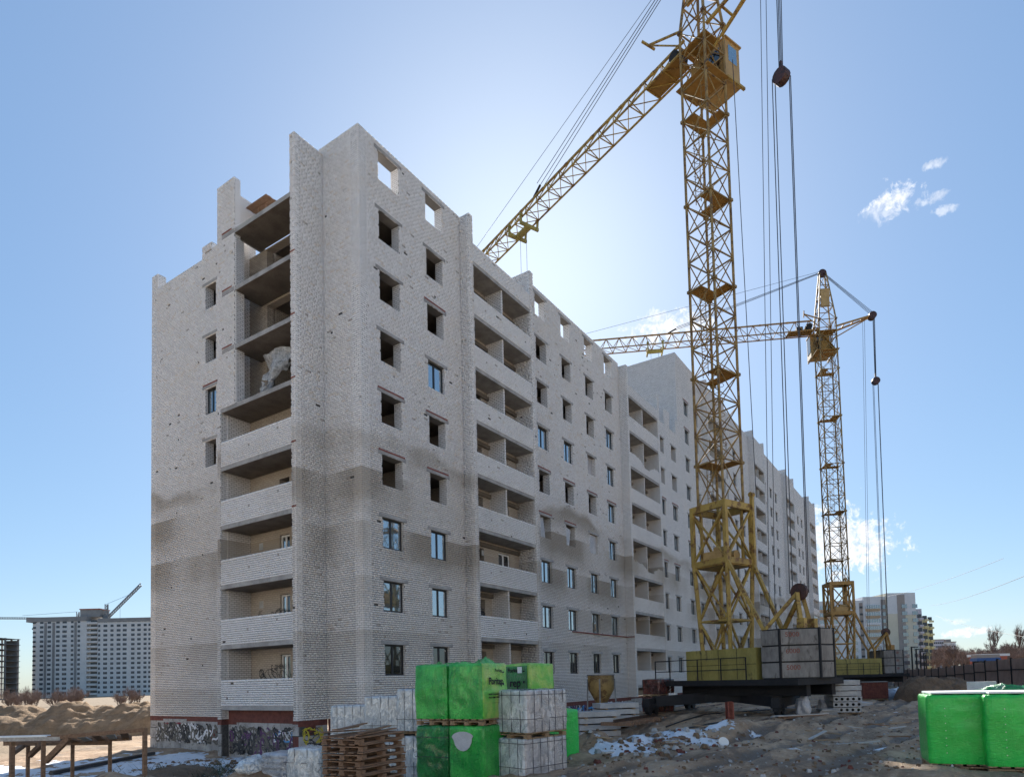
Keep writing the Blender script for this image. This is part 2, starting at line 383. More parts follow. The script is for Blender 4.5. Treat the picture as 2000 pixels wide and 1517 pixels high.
col = t.mix(t.rng(n4, .46, .66, 0, .7), col, (.17, .11, .066, 1))
col = t.mix(t.rng(n2, .5, .72, 0, .7), col, (.56, .44, .32, 1))
col = t.mix(t.rng(n3, .56, .75, 0, .5), col, (.07, .052, .04, 1))
peb = t.math('MULTIPLY', t.rng(vor.outputs['Distance'], .26, .16), t.math('GREATER_THAN', t.noise(co, 3.1, 3), .55))
col = t.mix(t.math('MULTIPLY', peb, .7), col, (.33, .32, .31, 1))
col = t.mix(t.math('MULTIPLY', a_d, .9), col, t.mix(n2, (.17, .125, .08, 1), (.26, .20, .13, 1)))
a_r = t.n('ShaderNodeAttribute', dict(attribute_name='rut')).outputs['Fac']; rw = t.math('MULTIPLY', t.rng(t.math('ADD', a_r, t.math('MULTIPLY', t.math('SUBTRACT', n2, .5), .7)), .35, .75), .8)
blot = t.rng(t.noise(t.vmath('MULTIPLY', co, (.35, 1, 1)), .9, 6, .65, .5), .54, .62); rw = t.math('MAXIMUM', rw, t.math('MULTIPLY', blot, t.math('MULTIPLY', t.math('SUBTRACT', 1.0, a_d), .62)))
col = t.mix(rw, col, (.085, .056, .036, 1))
sn = t.math('ADD', a_s, t.math('MULTIPLY', t.math('SUBTRACT', t.noise(co, 3.2, 6, .7), .5), 1.5))
snf = t.rng(sn, .50, .60)
col = t.mix(snf, col, t.mix(n2, (.80, .83, .88, 1), (.66, .70, .76, 1)))
wet = t.rng(n1, .60, .70)
rough = t.math('SUBTRACT', .95, t.math('MULTIPLY', rw, .4))
hh = t.math('ADD', t.math('ADD', t.math('MULTIPLY', n2, .8), t.math('MULTIPLY', n3, .35)), t.math('ADD', t.math('MULTIPLY', peb, .25), t.math('MULTIPLY', snf, .5)))
finish(t, col, rough, hh, .09, .9)
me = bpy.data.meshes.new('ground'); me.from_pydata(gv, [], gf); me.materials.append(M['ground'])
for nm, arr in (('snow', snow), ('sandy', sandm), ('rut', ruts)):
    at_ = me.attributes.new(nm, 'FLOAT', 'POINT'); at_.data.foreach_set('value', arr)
me.polygons.foreach_set('use_smooth', [True]*len(me.polygons)); me.update()
kind(put('ground', me), 'structure')

# ------------------------------------------------------------------ the unfinished brick building
B = thing('unfinished_building', 'long unfinished pale brick apartment block with empty window openings and loggias', 'building', (0, 0, 0))
FH = 2.9
ZB = -.30                                    # foot of the pale brickwork
def wall(origin, ua, n, a0, a1, z0, z1, holes=(), thick=.5, geo='brick', back='brick_wall', name='brick_wall', parent=None, jag=0.0):
    """wall in the plane through origin spanned by ua and up, outward normal n; holes = (a0,a1,z0,z1)"""
    parent = parent or B
    o = Vector(origin); ua = Vector(ua); n = Vector(n); up = Vector((0, 0, 1))
    off = -.03 if geo else 0.0
    A = sorted({a0, a1, *[h for q in holes for h in q[:2] if a0 < h < a1]}); Z = sorted({z0, z1, *[h for q in holes for h in q[2:4] if z0 < h < z1]})
    def solid(i, j):
        if i < 0 or j < 0 or i >= len(A)-1 or j >= len(Z)-1: return False
        a = (A[i]+A[i+1])/2; z = (Z[j]+Z[j+1])/2
        return not any(q[0] < a < q[1] and q[2] < z < q[3] for q in holes)
    mb = MB(); P = lambda a, z, d: o + ua*a + up*z + n*d
    f0, f1 = off, -thick
    for i in range(len(A)-1):
        for j in range(len(Z)-1):
            if not solid(i, j): continue
            a, b, c, d = A[i], A[i+1], Z[j], Z[j+1]
            mb.quad(P(a,c,f0), P(b,c,f0), P(b,d,f0), P(a,d,f0), 1 if geo else 0)
            mb.quad(P(b,c,f1), P(a,c,f1), P(a,d,f1), P(b,d,f1))
            if not solid(i-1, j): mb.quad(P(a,c,f0), P(a,c,f1), P(a,d,f1), P(a,d,f0))
            if not solid(i+1, j): mb.quad(P(b,c,f0), P(b,c,f1), P(b,d,f1), P(b,d,f0))
            if not solid(i, j-1): mb.quad(P(a,c,f0), P(b,c,f0), P(b,c,f1), P(a,c,f1))
            if not solid(i, j+1): mb.quad(P(a,d,f0), P(b,d,f0), P(b,d,f1), P(a,d,f1))
    w_ = mb.obj(name, [back, 'mortar'], parent)
    if geo:
        k = bricks(o, ua, n, a0, a1, z0, z1, holes, geo, parent if parent is B else parent)
    return w_
CH, BL, J = .1, .235, .022
def bricks(o, ua, n, a0, a1, z0, z1, holes, mat, parent):
    rects = []; rows = int(round((z1-z0)/CH)); ch = (z1-z0)/rows
    for r in range(rows):
        za = z0 + r*ch; zb = za + ch - J
        if r == rows-1: zb = z1
        cuts = sorted([(q[0], q[1]) for q in holes if q[2] < (za+zb)/2 < q[3]])
        segs = []; s = a0
        for q in cuts:
            if q[0] > s: segs.append((s, q[0]))
            s = max(s, q[1])
        if s < a1: segs.append((s, a1))
        L = BL if r % 3 else .108
        for (sa, sb) in segs:
            x = math.floor((sa)/ (L+J))*(L+J) + (0 if r % 2 else -(L+J)/2)
            while x < sb:
                xa = max(x, sa); xb = min(x+L, sb)
                if xb-xa > .03:
                    rnd = random.random()
                    if rnd > .0018:
                        rects.append((xa, xb, za, zb, random.uniform(-.004, .003) if rnd < .997 else -.02))
                x += L+J
    q = np.array(rects); N = len(q)
    jit = np.random.RandomState(3).uniform(-.0025, .0025, (N, 4)); q[:, :4] += jit*.6
    base = np.array(o); ua = np.array(ua); n = np.array(n); up = np.array((0, 0, 1.0))
    def P(a, z, d): return base + np.outer(a, ua) + np.outer(z, up) + np.outer(d, n)
    f = q[:, 4]; b = np.full(N, -.045); e = .004
    v = np.stack([P(q[:,0],q[:,2],f), P(q[:,1],q[:,2],f), P(q[:,1],q[:,3],f), P(q[:,0],q[:,3],f),
                  P(q[:,0],q[:,2],b), P(q[:,1],q[:,2],b), P(q[:,1],q[:,3],b), P(q[:,0],q[:,3],b)], 1).reshape(-1, 3)
    fc = np.array([(0,1,2,3),(4,0,3,7),(1,5,6,2),(3,2,6,7),(4,5,1,0)])
    faces = (np.arange(N)[:, None, None]*8 + fc[None]).reshape(-1)
    me = bpy.data.meshes.new('brickwork'); me.vertices.add(N*8); me.vertices.foreach_set('co', v.ravel())
    me.loops.add(N*20); me.loops.foreach_set('vertex_index', faces.astype(np.int32))
    me.polygons.add(N*5); me.polygons.foreach_set('loop_start', np.arange(0, N*20, 4, dtype=np.int32))
    me.update(calc_edges=True); me.validate(); me.materials.append(M[mat])
    return kind(put('brickwork', me, parent), 'stuff')
X, Y, nX, nY = (1,0,0), (0,1,0), (-1,0,0), (0,-1,0)
# window openings on the long side: start, width
COLS1 = [(1.26, 1.36), (4.60, 1.30)]
COLS2 = [(15.24, 1.30), (18.63, 1.27), (22.14, 1.26), (25.45, 1.26)]
COLS3 = [(36.85, 1.15), (39.95, 1.3)]
COLS4 = [(44.2, 1.3), (47.45, 1.3)]
zw = lambda k: (1.60+FH*k, 2.99+FH*k)
def holes_for(cols, rows): return [(a, a+w, *zw(k)) for a, w in cols for k in rows]
TOP = 26.6
# corner bay and the bay between the first two loggia stacks: every brick laid
wall((0,0,0), X, nY, 0, 7.40, ZB, TOP, holes_for(COLS1, range(9)))
wall((0,0,0), X, nY, 14.0, 28.15, ZB, TOP, holes_for(COLS2, range(9)))
# low second section up to the raised block (upper two openings are left as notches)
top3 = 26.35
wall((0,0,0), X, nY, 35.30, 42.0, ZB, top3, [(a, a+w, *zw(k)) for a, w in COLS3 for k in range(8)] + [(36.75, 38.2, 24.8, 30), (39.8, 41.4, 24.8, 30)], geo=None)
wall((0,0,0), X, nY, 42.0, 49.9, ZB, 33.25, holes_for(COLS4, range(10)), geo=None)
wall((41.97,0,0), Y, nX, -.012, 12, 23.3, 33.24, (), geo=None, back='brick_wall')      # flank of the raised block
SEC = [70.3, 91.8, 112.9, 122.6]; fins = [49.9, 70.3, 91.8, 112.9]
FCOL = {}
for i, f in enumerate(fins):
    if i == 3: break
    cols = [(f+8.5, 1.4), (f+12.4, 1.4), (f+15.9, 1.4)]; FCOL[f] = cols
    wall((0,0,0), X, nY, f+7.0, SEC[i], ZB, 33.3+.25*i, holes_for(cols, range(10)), geo=None)
FCOL[112.9] = [(121.2, .8)]
wall((0,0,0), X, nY, 119.9, 124.0, ZB, 33.6, holes_for([(121.2, .8)], range(10)), geo=None)
# end wall: corner strip, stretch beside the loggias with one row of windows
wall((0,0,0), Y, nX, 0, 2.66, ZB, TOP, ())
EW = [(11.0, 12.0, *zw(k)) for k in (4, 5, 6, 7)]
wall((0,0,0), Y, nX, 8.2, 17.54, ZB, 25.25, EW + [(12.3, 16.9, 24.95, 30), (11.4, 12.1, 25.1, 30)])
wall((0,0,0), Y, nX, 16.9, 17.54, 25.252, 25.85, ())
wall((0,0,0), Y, nX, 11.4, 12.3, 25.252, 25.62, ())
# rear and far walls close the block
wall((0,17.54,0), X, (0,1,0), 0, 42, ZB, 24.0, (), geo=None)
wall((0,17.54,0), X, (0,1,0), 42, 124, ZB, 33.2, (), geo=None)
wall((124,0,0), Y, (1,0,0), 0, 17.54, ZB, 33.2, (), geo=None)
# inner walls keep the rooms dark
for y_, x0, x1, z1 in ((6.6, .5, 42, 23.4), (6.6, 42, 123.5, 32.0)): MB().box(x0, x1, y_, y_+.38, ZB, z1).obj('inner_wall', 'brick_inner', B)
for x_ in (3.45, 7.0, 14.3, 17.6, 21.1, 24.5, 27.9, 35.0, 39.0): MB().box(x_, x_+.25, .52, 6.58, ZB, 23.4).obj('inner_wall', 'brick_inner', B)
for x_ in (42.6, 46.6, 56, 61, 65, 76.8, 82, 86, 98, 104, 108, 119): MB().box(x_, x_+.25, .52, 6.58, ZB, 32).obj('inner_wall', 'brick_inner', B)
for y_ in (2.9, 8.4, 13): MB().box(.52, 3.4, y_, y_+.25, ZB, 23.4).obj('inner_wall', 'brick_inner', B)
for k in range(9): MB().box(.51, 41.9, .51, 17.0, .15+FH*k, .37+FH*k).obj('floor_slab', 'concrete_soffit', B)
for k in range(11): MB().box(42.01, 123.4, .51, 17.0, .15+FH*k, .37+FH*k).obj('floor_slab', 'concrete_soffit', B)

# ---- loggia stacks on the long side
PD = .65                                     # how far the fins stand out
def loggia(f, x1, n_lv, z_top, geo, part=True, nopart=(), broken=(), roof=True):
    xf = f+.34; inner = .65
    g = 'brick' if geo else None
    zt = z_top
    def fin(xa, xb, zt_):
        if geo:
            wall((xa, 0, 0), (0,-1,0), nX, -inner, PD, ZB, zt_, (), thick=(xb-xa)/2, geo='brick', name='fin_wall')
            wall((0, -PD, 0), X, nY, xa, xb, ZB, zt_, (), thick=.2, geo='brick', name='fin_wall')
            MB().box((xa+xb)/2, xb-.01, -PD+.21, inner, ZB, zt_).obj('fin_wall', 'brick_wall', B)
        else: MB().box(xa, xb, -PD, inner, ZB, zt_).obj('fin_wall', 'brick_wall', B)
    fin(f, xf, zt); fin(x1-.02, x1+.40, zt)
    dz = 2.93 if z_top < 30 else 2.915
    # back wall with balcony doors
    hs = []
    for k in range(n_lv): hs += [(xf+1.0, xf+2.2, .75+dz*k, 2.9+dz*k), (x1-2.2, x1-1.0, .75+dz*k, 2.9+dz*k)]
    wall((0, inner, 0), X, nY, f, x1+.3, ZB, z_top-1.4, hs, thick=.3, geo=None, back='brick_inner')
    for k in range(n_lv+1):
        zs = .42+dz*k; 
        MB().box(xf, x1, -PD+.04, inner, zs, zs+.2).obj('balcony_slab', 'concrete', B)
        zp = zs+1.35 if k < n_lv else (z_top-1.5 if z_top < 30 else z_top-.7)
        if k < n_lv or roof:
            if geo: wall((0, -PD+.02, 0), X, nY, xf, x1, zs+.2, zp, (), thick=.12, geo='brick_pale', name='balcony_parapet')
            else:
                if k in broken:
                    mb = MB(); mb.box(xf, x1, -PD+.02, -PD+.14, zs+.2, zs+.75)
                    a = xf
                    while a < x1-.01:
                        w = .26; h = .55*(1 - 1.2*math.exp(-((a-(xf+x1)/2-.3)/1.1)**2)) + random.uniform(-.06, .06)
                        if h > .06: mb.box(a, min(a+w, x1), -PD+.02, -PD+.14, zs+.75, zs+.75+min(.6, h))
                        a += w
                    mb.obj('balcony_parapet', 'brick_wall', B)
                else: MB().box(xf, x1, -PD+.02, -PD+.14, zs+.2, zp).obj('balcony_parapet', 'brick_wall', B)
        if part and k < n_lv and k not in nopart:
            xm = (xf+x1)/2
            MB().box(xm-.06, xm+.06, -PD+.15, inner, zs+.2, zs+dz).obj('partition_wall', 'brick_wall', B)
loggia(7.40, 13.6, 8, 26.55, True, nopart=(2,))
loggia(28.15, 34.9, 8, 26.35, False, broken=(3, 6))
for f, x1, zt in ((49.9, 56.3, 33.3), (70.3, 76.4, 34.0), (91.8, 98.0, 34.2), (112.9, 119.2, 34.5)): loggia(f, x1, 10, zt, False, nopart=(7,) if f == 70.3 else ())
MB().box(13.99, 14.01, -.2, .6, ZB, 26).obj('joint_strip', 'brick_wall', B)
# ---- loggia stack on the end wall
XD = 1.62
wall((0, 2.38, 0), (-1,0,0), nY, 0, XD, ZB, 26.25, (), thick=.16, geo='brick', name='fin_wall')     # face towards the long side
wall((-XD, 0, 0), Y, nX, 2.38, 2.72, ZB, 26.25, (), thick=.3, geo='brick', name='fin_wall')
MB().box(-XD+.3, -.001, 2.55, 2.71, ZB, 26.2).obj('fin_wall', 'brick_wall', B)
wall((-XD, 0, 0), Y, nX, 6.9, 8.32, 14.85, 26.2, (), thick=.35, geo='brick', name='pier_wall')
wall((-XD, 0, 0), Y, nX, 8.06, 8.32, ZB, 14.84, (), thick=.35, geo='brick', name='pier_wall')
MB().box(-XD+.36, .0, 8.0, 8.3, ZB, 25.2).obj('side_wall', 'brick_wall', B)
MB().box(-XD+.05, -XD+.5, 6.84, 6.93, 14.9, 23.1).obj('side_wall', 'brick_wall', B)
bh = []
for k in range(5): bh += [(4.95, 5.7, .4+FH*k, 2.6+FH*k)] if k > 2 else [(4.95, 5.7, .4+FH*k, 2.75+FH*k)]
bh += [(6.6, 6.95, 11.9+1.2, 11.9+1.75)]
for k in (5, 6, 7): bh += [(3.0, 6.6, .4+FH*k, 2.95+FH*k)]
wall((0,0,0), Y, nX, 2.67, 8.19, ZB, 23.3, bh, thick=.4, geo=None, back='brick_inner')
for k in range(9):
    z0 = .15+FH*k
    MB().box(-XD+.02, -.002, 2.70, 8.02 if k < 6 else 7.1, z0, z0+.21).obj('balcony_slab', 'concrete', B)
    MB().box(-XD+.03, -.003, 2.71, 8.0 if k < 6 else 7.05, z0-.012, z0-.002).obj('soffit', 'concrete_soffit', B)  # thin underside sheet, its shade put into the darker colour
    if k < 5: wall((-XD+.015, 0, 0), Y, nX, 2.71, 8.06, z0+.21, z0+1.42, (), thick=.12, geo='brick_pale', name='balcony_parapet')
    if k in (6, 7, 8): MB().box(-XD-.012, -XD+.05, 6.92, 7.9, z0+.02, z0+.22).obj('slab_end', 'concrete', B); MB().box(-XD-.02, -XD+.02, 7.1, 7.9, z0+.25, z0+.31).obj('lintel_angle', 'rust_red', B)
    if 2 < k < 8: MB().box(-XD-.016, -XD+.02, 2.40, 2.70, z0+.24, z0+.30).obj('lintel_angle', 'rust_red', B)
# temporary props and canopy above the top slab
for y_ in (6.0, 6.6): MB().bar((-.4, y_, 23.56), (-.55, y_-.1, 25.05), .07).obj('prop', 'wood_old', B)
cn = MB()
for k in range(8): cn.box(-.9+.16*k*1.02, -.75+.16*k*1.02, 5.4, 7.0, 25.05+.02*(k % 2), 25.1+.02*(k % 2))
cn.obj('canopy_board', 'wood_old', B)
MB().box(-1.2, .3, 7.1, 7.5, 23.6, 25.6).obj('side_wall', 'brick_wall', B)
for k in (6, 7): MB().box(2.2, 2.5, 4.2, 6.0, .5+FH*k, 1.7+FH*k).obj('block_stack', 'red_brick' if k == 7 else 'grey_block', B)
# torn sheet blowing in one open level
sh = MB(); n = 34
for i in range(n+1):
    for j in range(n+1):
        a = i/n; b = j/n                                     # a across, b from the pinned top corner down
        wdt = 2.3*(1-b)**1.2+.45; yy = 4.2+1.9*b-.25*math.sin(b*3)+wdt*(a-.35); zz = 17.35-2.25*b-.30*a*(1-b)-.10*abs(fbm(a*6, 2, 1))*b
        x = -.75+.22*math.sin(a*7+b*5)+.20*fbm(a*3.1, b*3.1, 2, 5)+.09*abs(fbm(a*9, b*7, 4, 4))
        sh.v.append((x, yy+.12*fbm(a*4, b*4, 8), zz+.12*fbm(a*5, b*3, 6)))
for i in range(n):
    for j in range(n):
        if (i > n*.78 and j > n*.5 and (i+j) % 7 < 3) or (i < 3 and j % 9 < 4): continue
        k = i*(n+1)+j; sh.f.append((k, k+1, k+n+2, k+n+1)); sh.m.append(0)
m_, t = newmat('thin_film'); co = t.n('ShaderNodeTexCoord').outputs['Object']; nz = t.noise(co, 6, 5, .65, 1.2)
pb = t.n('ShaderNodeBsdfPrincipled', None, Base_Color=(.62, .66, .70, 1), Roughness=.25); t.put(pb.inputs['Alpha'], t.rng(nz, .3, .7, .35, .8)); t.put(pb.inputs['Normal'], t.n('ShaderNodeBump', None, Strength=.7, Distance=.05, Height=nz).outputs[0]); t.put(t.n('ShaderNodeOutputMaterial').inputs[0], pb)
sheet = sh.obj('plastic_sheet', 'thin_film', None, True); tag(sheet, 'torn translucent plastic sheet hanging in an open upper loggia of the end wall', 'plastic sheet')

# ---- windows, lintels
def frame_mesh(w, h, mat, sides=True):
    mb = MB(); t_, d = .07, .07
    mb.box(0, w, 0, d, 0, t_); mb.box(0, w, 0, d, h-t_, h); mb.box(0, t_, .001, d-.001, t_, h-t_); mb.box(w-t_, w, .001, d-.001, t_, h-t_)
    mm = w*.47; mb.box(mm-.055, mm+.055, .001, d+.005, t_, h-t_)
    mb.box(0, w, -.05, 0, -.02, .02)
    return mb.mesh('window', mat)
FM = {}; 
def window(x, z0, z1, w, y=.16, mat='frame_dark', pane='pane_blue', zrot=0, base=None):
    h = z1-z0; key = (round(w, 2), round(h, 2), mat)
    if key not in FM:
        FM[key] = frame_mesh(w, h, mat)
    pk = (round(w, 2), round(h, 2), pane)
    if pk not in FM:
        mm = w*.47
        FM[pk] = [MB().box(.075, mm-.06, .03, .045, .075, h-.075).mesh('pane', pane), MB().box(mm+.06, w-.075, .03, .045, .075, h-.075).mesh('pane', pane)]
    o = put('window', FM[key], B, base or (x, y, z0), zrot)
    for p_ in FM[pk]: put('pane', p_, o)
    return o
LM_ = {}
def lintel(x, z, w, red=False, y=-.012, rot=0, base=None):
    k = round(w, 2)
    if k not in LM_: LM_[k] = MB().box(-.26, w+.22, 0, .35, .01, .16).mesh('lintel', 'concrete')
    put('lintel', LM_[k], B, base or (x, y, z), rot)
    if red:
        kk = (k, 'r')
        if kk not in LM_: LM_[kk] = MB().box(-.22, w+.15, 0, .1, .165, .245).mesh('lintel_angle', 'rust_red')
        put('lintel_angle', LM_[kk], B, base or (x, y-.006, z), rot)
STK = MB().box(-.025, .025, -.002, .002, -.03, .03).mesh('sticker', 'frame_white')
GLZ = {0: (0, 1, 2), 1: (0, 1, 2, 5), 2: (0, 1, 2, 5), 3: (0, 1, 2, 5), 4: (0, 1, 2), 5: (0, 1, 2, 3, 4, 5, 6)}
RED = {(0, 3), (0, 4), (1, 3), (1, 4), (1, 6), (2, 3), (2, 4), (3, 3), (3, 4), (4, 4), (5, 4)}
for c, (a, w) in enumerate(COLS1+COLS2):
    for k in range(9):
        z0, z1 = zw(k)
        if k in GLZ[c]:
            wn = window(a, z0, z1, w, pane='pane_dark' if k == 0 else 'pane_blue')
            if c < 4:
                for sx_, sz_ in ((.2, 1.18), (w-.2, 1.2), (.16, .3), (w*.7, .42))[:2+(c+k) % 3]: put('sticker', STK, wn, (sx_+random.uniform(-.04, .04), .024, sz_+random.uniform(-.05, .05)))
        lintel(a, z1, w, (c, k) in RED)
pl = MB().box(0, 1.26, .1, .11, 0, 1.39).mesh('plastic_cover', 'film_clear')
put('plastic_cover', pl, B, (22.14, .05, zw(3)[0])); put('plastic_cover', pl, B, (22.14, .2, zw(5)[0]))
pl2 = MB().box(0, .6, .1, .11, 0, 1.3).mesh('plastic_cover', 'film_clear'); put('plastic_cover', pl2, B, (18.63, .06, zw(3)[0]), (0, .22, 0)); put('plastic_cover', pl2, B, (15.6, .14, zw(3)[0]), (0, -.15, 0))
for (a, w) in COLS3:
    for k in range(8):
        if k < 6: window(a, *zw(k), w)
        lintel(a, zw(k)[1], w, k in (3, 5))
for cols in [COLS4]+[FCOL[f] for f in fins]:
    for i, (a, w) in enumerate(cols):
        for k in range(10):
            window(a, *zw(k), w); lintel(a, zw(k)[1], w, k in (4, 8, 9) and i == 0)
# end wall windows: one glazed, the rest gaping
o = window(0, *zw(5), 1.0, base=(.16, 12.0, zw(5)[0]), zrot=R(-90))
for k in (4, 5, 6, 7): lintel(0, zw(k)[1], 1.0, k == 5, rot=R(-90), base=(-.012, 12.0, zw(k)[1]))
# white balcony doors
dm = frame_mesh(.75, 2.3, 'frame_white'); dp = [MB().box(.075, .29, .03, .045, .1, 2.2).mesh('pane', 'pane_blue'), MB().box(.42, .67, .03, .045, .1, 2.2).mesh('pane', 'pane_dark')]
for k in (0, 1, 2):
    o = put('balcony_door', dm, B, (.1, 5.7, .42+FH*k), R(-90)); [put('pane', q, o) for q in dp]
dm2 = frame_mesh(1.2, 2.12, 'frame_white'); dp2 = [MB().box(.075, .5, .03, .045, .1, 2.0).mesh('pane', 'pane_dark'), MB().box(.63, 1.12, .03, .045, .1, 2.0).mesh('pane', 'pane_dark')]
for k in range(5):
    o = put('balcony_door', dm2, B, (13.6-2.2, .72, .76+2.93*k)); [put('pane', q, o) for q in dp2]
# glazed loggias low on the far stack
for k in (2, 3):
    mb = MB(); 
    for i in range(6): mb.box(113.3+i*1.15, 113.38+i*1.15, -.5, -.42, 1.8+2.915*k, 3.3+2.915*k)
    o = mb.obj('loggia_glazing', 'frame_white', B); MB().box(113.3, 119.1, -.47, -.45, 1.8+2.915*k, 3.3+2.915*k).obj('pane', 'pane_blue', o)
# red service pipe on the facade
MB().tube((19.0, -.06, 4.42), (28.1, -.06, 4.42), .04).tube((28.0, -.06, 4.42), (28.0, -.72, 4.42), .04).obj('service_pipe', 'rust_red', B)

# ---- plinth of concrete blocks with red brick bands, sprayed with graffiti
PB = []
def plinth(o, ua, n, a0, a1, pat):
    o = Vector(o); ua = Vector(ua); n = Vector(n); rz = math.atan2(ua.y, ua.x)
    z = -2.75; row = 0
    while z < ZB-.30:
        h = min(.58, ZB-.14-z); a = a0 - (1.1 if row % 2 else 0)
        while a < a1:
            L = random.choice((2.38, 2.38, 1.18, .88)); s = max(a, a0)+.012; e = min(a+L, a1)-.012
            if e-s > .1:
                pr = random.uniform(-.012, .012); mt = 'red_brick' if random.random() < pat else 'plinth_block'
                mb = MB(); q = [o+ua*s+n*pr, o+ua*e+n*pr, o+ua*e-n*.4, o+ua*s-n*.4]
                if ua.cross(Vector((0,0,1))).dot(n) < 0: q = q[::-1]
                mb.prism([(v.x, v.y) for v in q], z+.012, z+h-.012); mb.obj('brick_panel' if mt == 'red_brick' else 'concrete_block', mt, B)
            a += L
        z += .6; row += 1
    q0 = o+ua*a0+n*.004; q1 = o+ua*a1-n*.4
    MB().box(min(q0.x, q1.x), max(q0.x, q1.x), min(q0.y, q1.y), max(q0.y, q1.y), ZB-.26, ZB-.004).obj('brick_band', 'red_brick', B)
    q0 = o+ua*a0-n*.05
    MB().box(min(q0.x, q1.x), max(q0.x, q1.x), min(q0.y, q1.y), max(q0.y, q1.y), -2.75, ZB-.262).obj('plinth_core', 'mortar', B)
plinth((0,0,0), Y, nX, 8.33, 17.53, .05)
plinth((0,0,0), Y, nX, .42, 2.36, .4)
plinth((-1.25,0,0), Y, nX, 2.80, 8.0, .1)
MB().box(-1.24, -.01, 2.8, 8.0, ZB-.003, .135).obj('brick_band', 'red_brick', B)  # added dark band fills the bright gap under the first balcony slab
plinth((-XD,0,0), Y, nX, 8.02, 8.32, .4); plinth((-XD,0,0), Y, nX, 2.38, 2.76, .4)
MB().box(-XD+.42, .0, 8.0, 8.3, -2.75, ZB).obj('side_wall', 'plinth_block', B); 
plinth((0,2.38,0), (-1,0,0), nY, .01, XD-.01, .45)
plinth((0,0,0), X, nY, 0, 49.5, .2)
plinth((0,-.3,0), X, nY, 49.9, 124, 0)
def scribble(mb, P, a0, a1, z0, z1, rnd, width):
    """one sprayed flourish: a wandering ribbon standing 2 mm off the wall"""
    k = rnd.randint(10, 26); cx, cz = rnd.uniform(a0, a1), rnd.uniform(z0, z1); ang = rnd.uniform(0, 6.28); turn = rnd.uniform(-1.2, 1.2); st_ = rnd.uniform(.06, .11)
    d = .014+rnd.random()*.008; last = None
    for i in range(k):
        ang += turn*.5+rnd.uniform(-.5, .5)
        if rnd.random() < .15: turn = -turn
        nx_, nz_ = cx+math.cos(ang)*st_, cz+math.sin(ang)*st_*1.15
        if not (a0 < nx_ < a1 and z0 < nz_ < z1): ang += 2.0; continue
        px_, pz_ = -math.sin(ang)*width/2, math.cos(ang)*width/2
        e = (P(nx_+px_, nz_+pz_, d), P(nx_-px_, nz_-pz_, d))
        if last: mb.quad(last[0], last[1], e[1], e[0])
        last = e; cx, cz = nx_, nz_
def graffiti(o, ua, n, a0, a1, z0, z1, num, mats, seed, width=.05):
    rnd = random.Random(seed); o = Vector(o); ua = Vector(ua); n = Vector(n)
    P = lambda a, z, d: o+ua*a+n*d+Vector((0, 0, z))
    for mt in mats:
        for i in range(num):
            mb = MB(); scribble(mb, P, a0, a1, z0, z1, rnd, width*rnd.uniform(.7, 1.5))
            if len(mb.f) > 3: mb.obj('graffiti', mt, B)
graffiti((-.0,0,0), Y, nX, 9.0, 16.9, -1.75, -.65, 22, ('paint_black', 'paint_black', 'ink_faded', 'ink_faded', 'paint_white'), 1, .085)
graffiti((-.0,0,0), Y, nX, 14.2, 16.2, -.75, -.62, 5, ('paint_red',), 12, .025)
graffiti((-1.25,0,0), Y, nX, 2.9, 7.9, -1.95, -.62, 20, ('ink_faded', 'paint_black', 'paint_black', 'paint_purple', 'ink_faded'), 2, .085)
graffiti((-1.25,0,0), Y, nX, 3.0, 4.6, -1.3, -.7, 5, ('paint_blue', 'paint_white'), 22, .045)
graffiti((0,0,0), Y, nX, .6, 1.7, -1.4, -.7, 14, ('paint_blue',), 3, .09)
graffiti((0,2.38,0), (-1,0,0), nY, .2, 1.4, -1.5, -.6, 8, ('paint_black', 'paint_yellow'), 4, .035)
graffiti((0,0,0), X, nY, 14.4, 27.5, -1.9, -.55, 26, ('paint_white', 'paint_purple', 'paint_black', 'paint_blue'), 5, .10)
for k, sd in ((0, 6), (1, 7)): graffiti((0,0,0), Y, nX, 4.4, 7.6, 1.5+FH*k, 2.1+FH*k, 9, ('paint_black',), sd, .03)
graffiti((0,.65,0), X, nY, 8.3, 9.9, 4.7, 5.4, 8, ('paint_black',), 9, .05)
for s_, yy, zz, sz in (('топ!', 4.9, -1.55, .42), ('ZЮ!', 6.7, -1.45, .62), ('С ДНЕМ', 5.9, 2.15, .26), ('2 8', 6.9, -1.05, .5)):
    put('graffiti_lettering', text_mesh(s_, sz, 'graffiti_lettering', 'paint_black', .006), B, (-1.266 if zz < 0 else -.006, yy, zz), (R(90), 0, R(-90)))
# patched ventilation holes in the loggia walls
for k in (1, 2): MB().box(-.008, .02, 7.0, 7.3, 2.2+FH*k, 2.55+FH*k).obj('mortar_patch', 'concrete_pale', B)
for xx in (8.6, 9.7): MB().box(xx, xx+.2, .63, .66, 8.35, 8.65).obj('mortar_patch', 'concrete_pale', B)

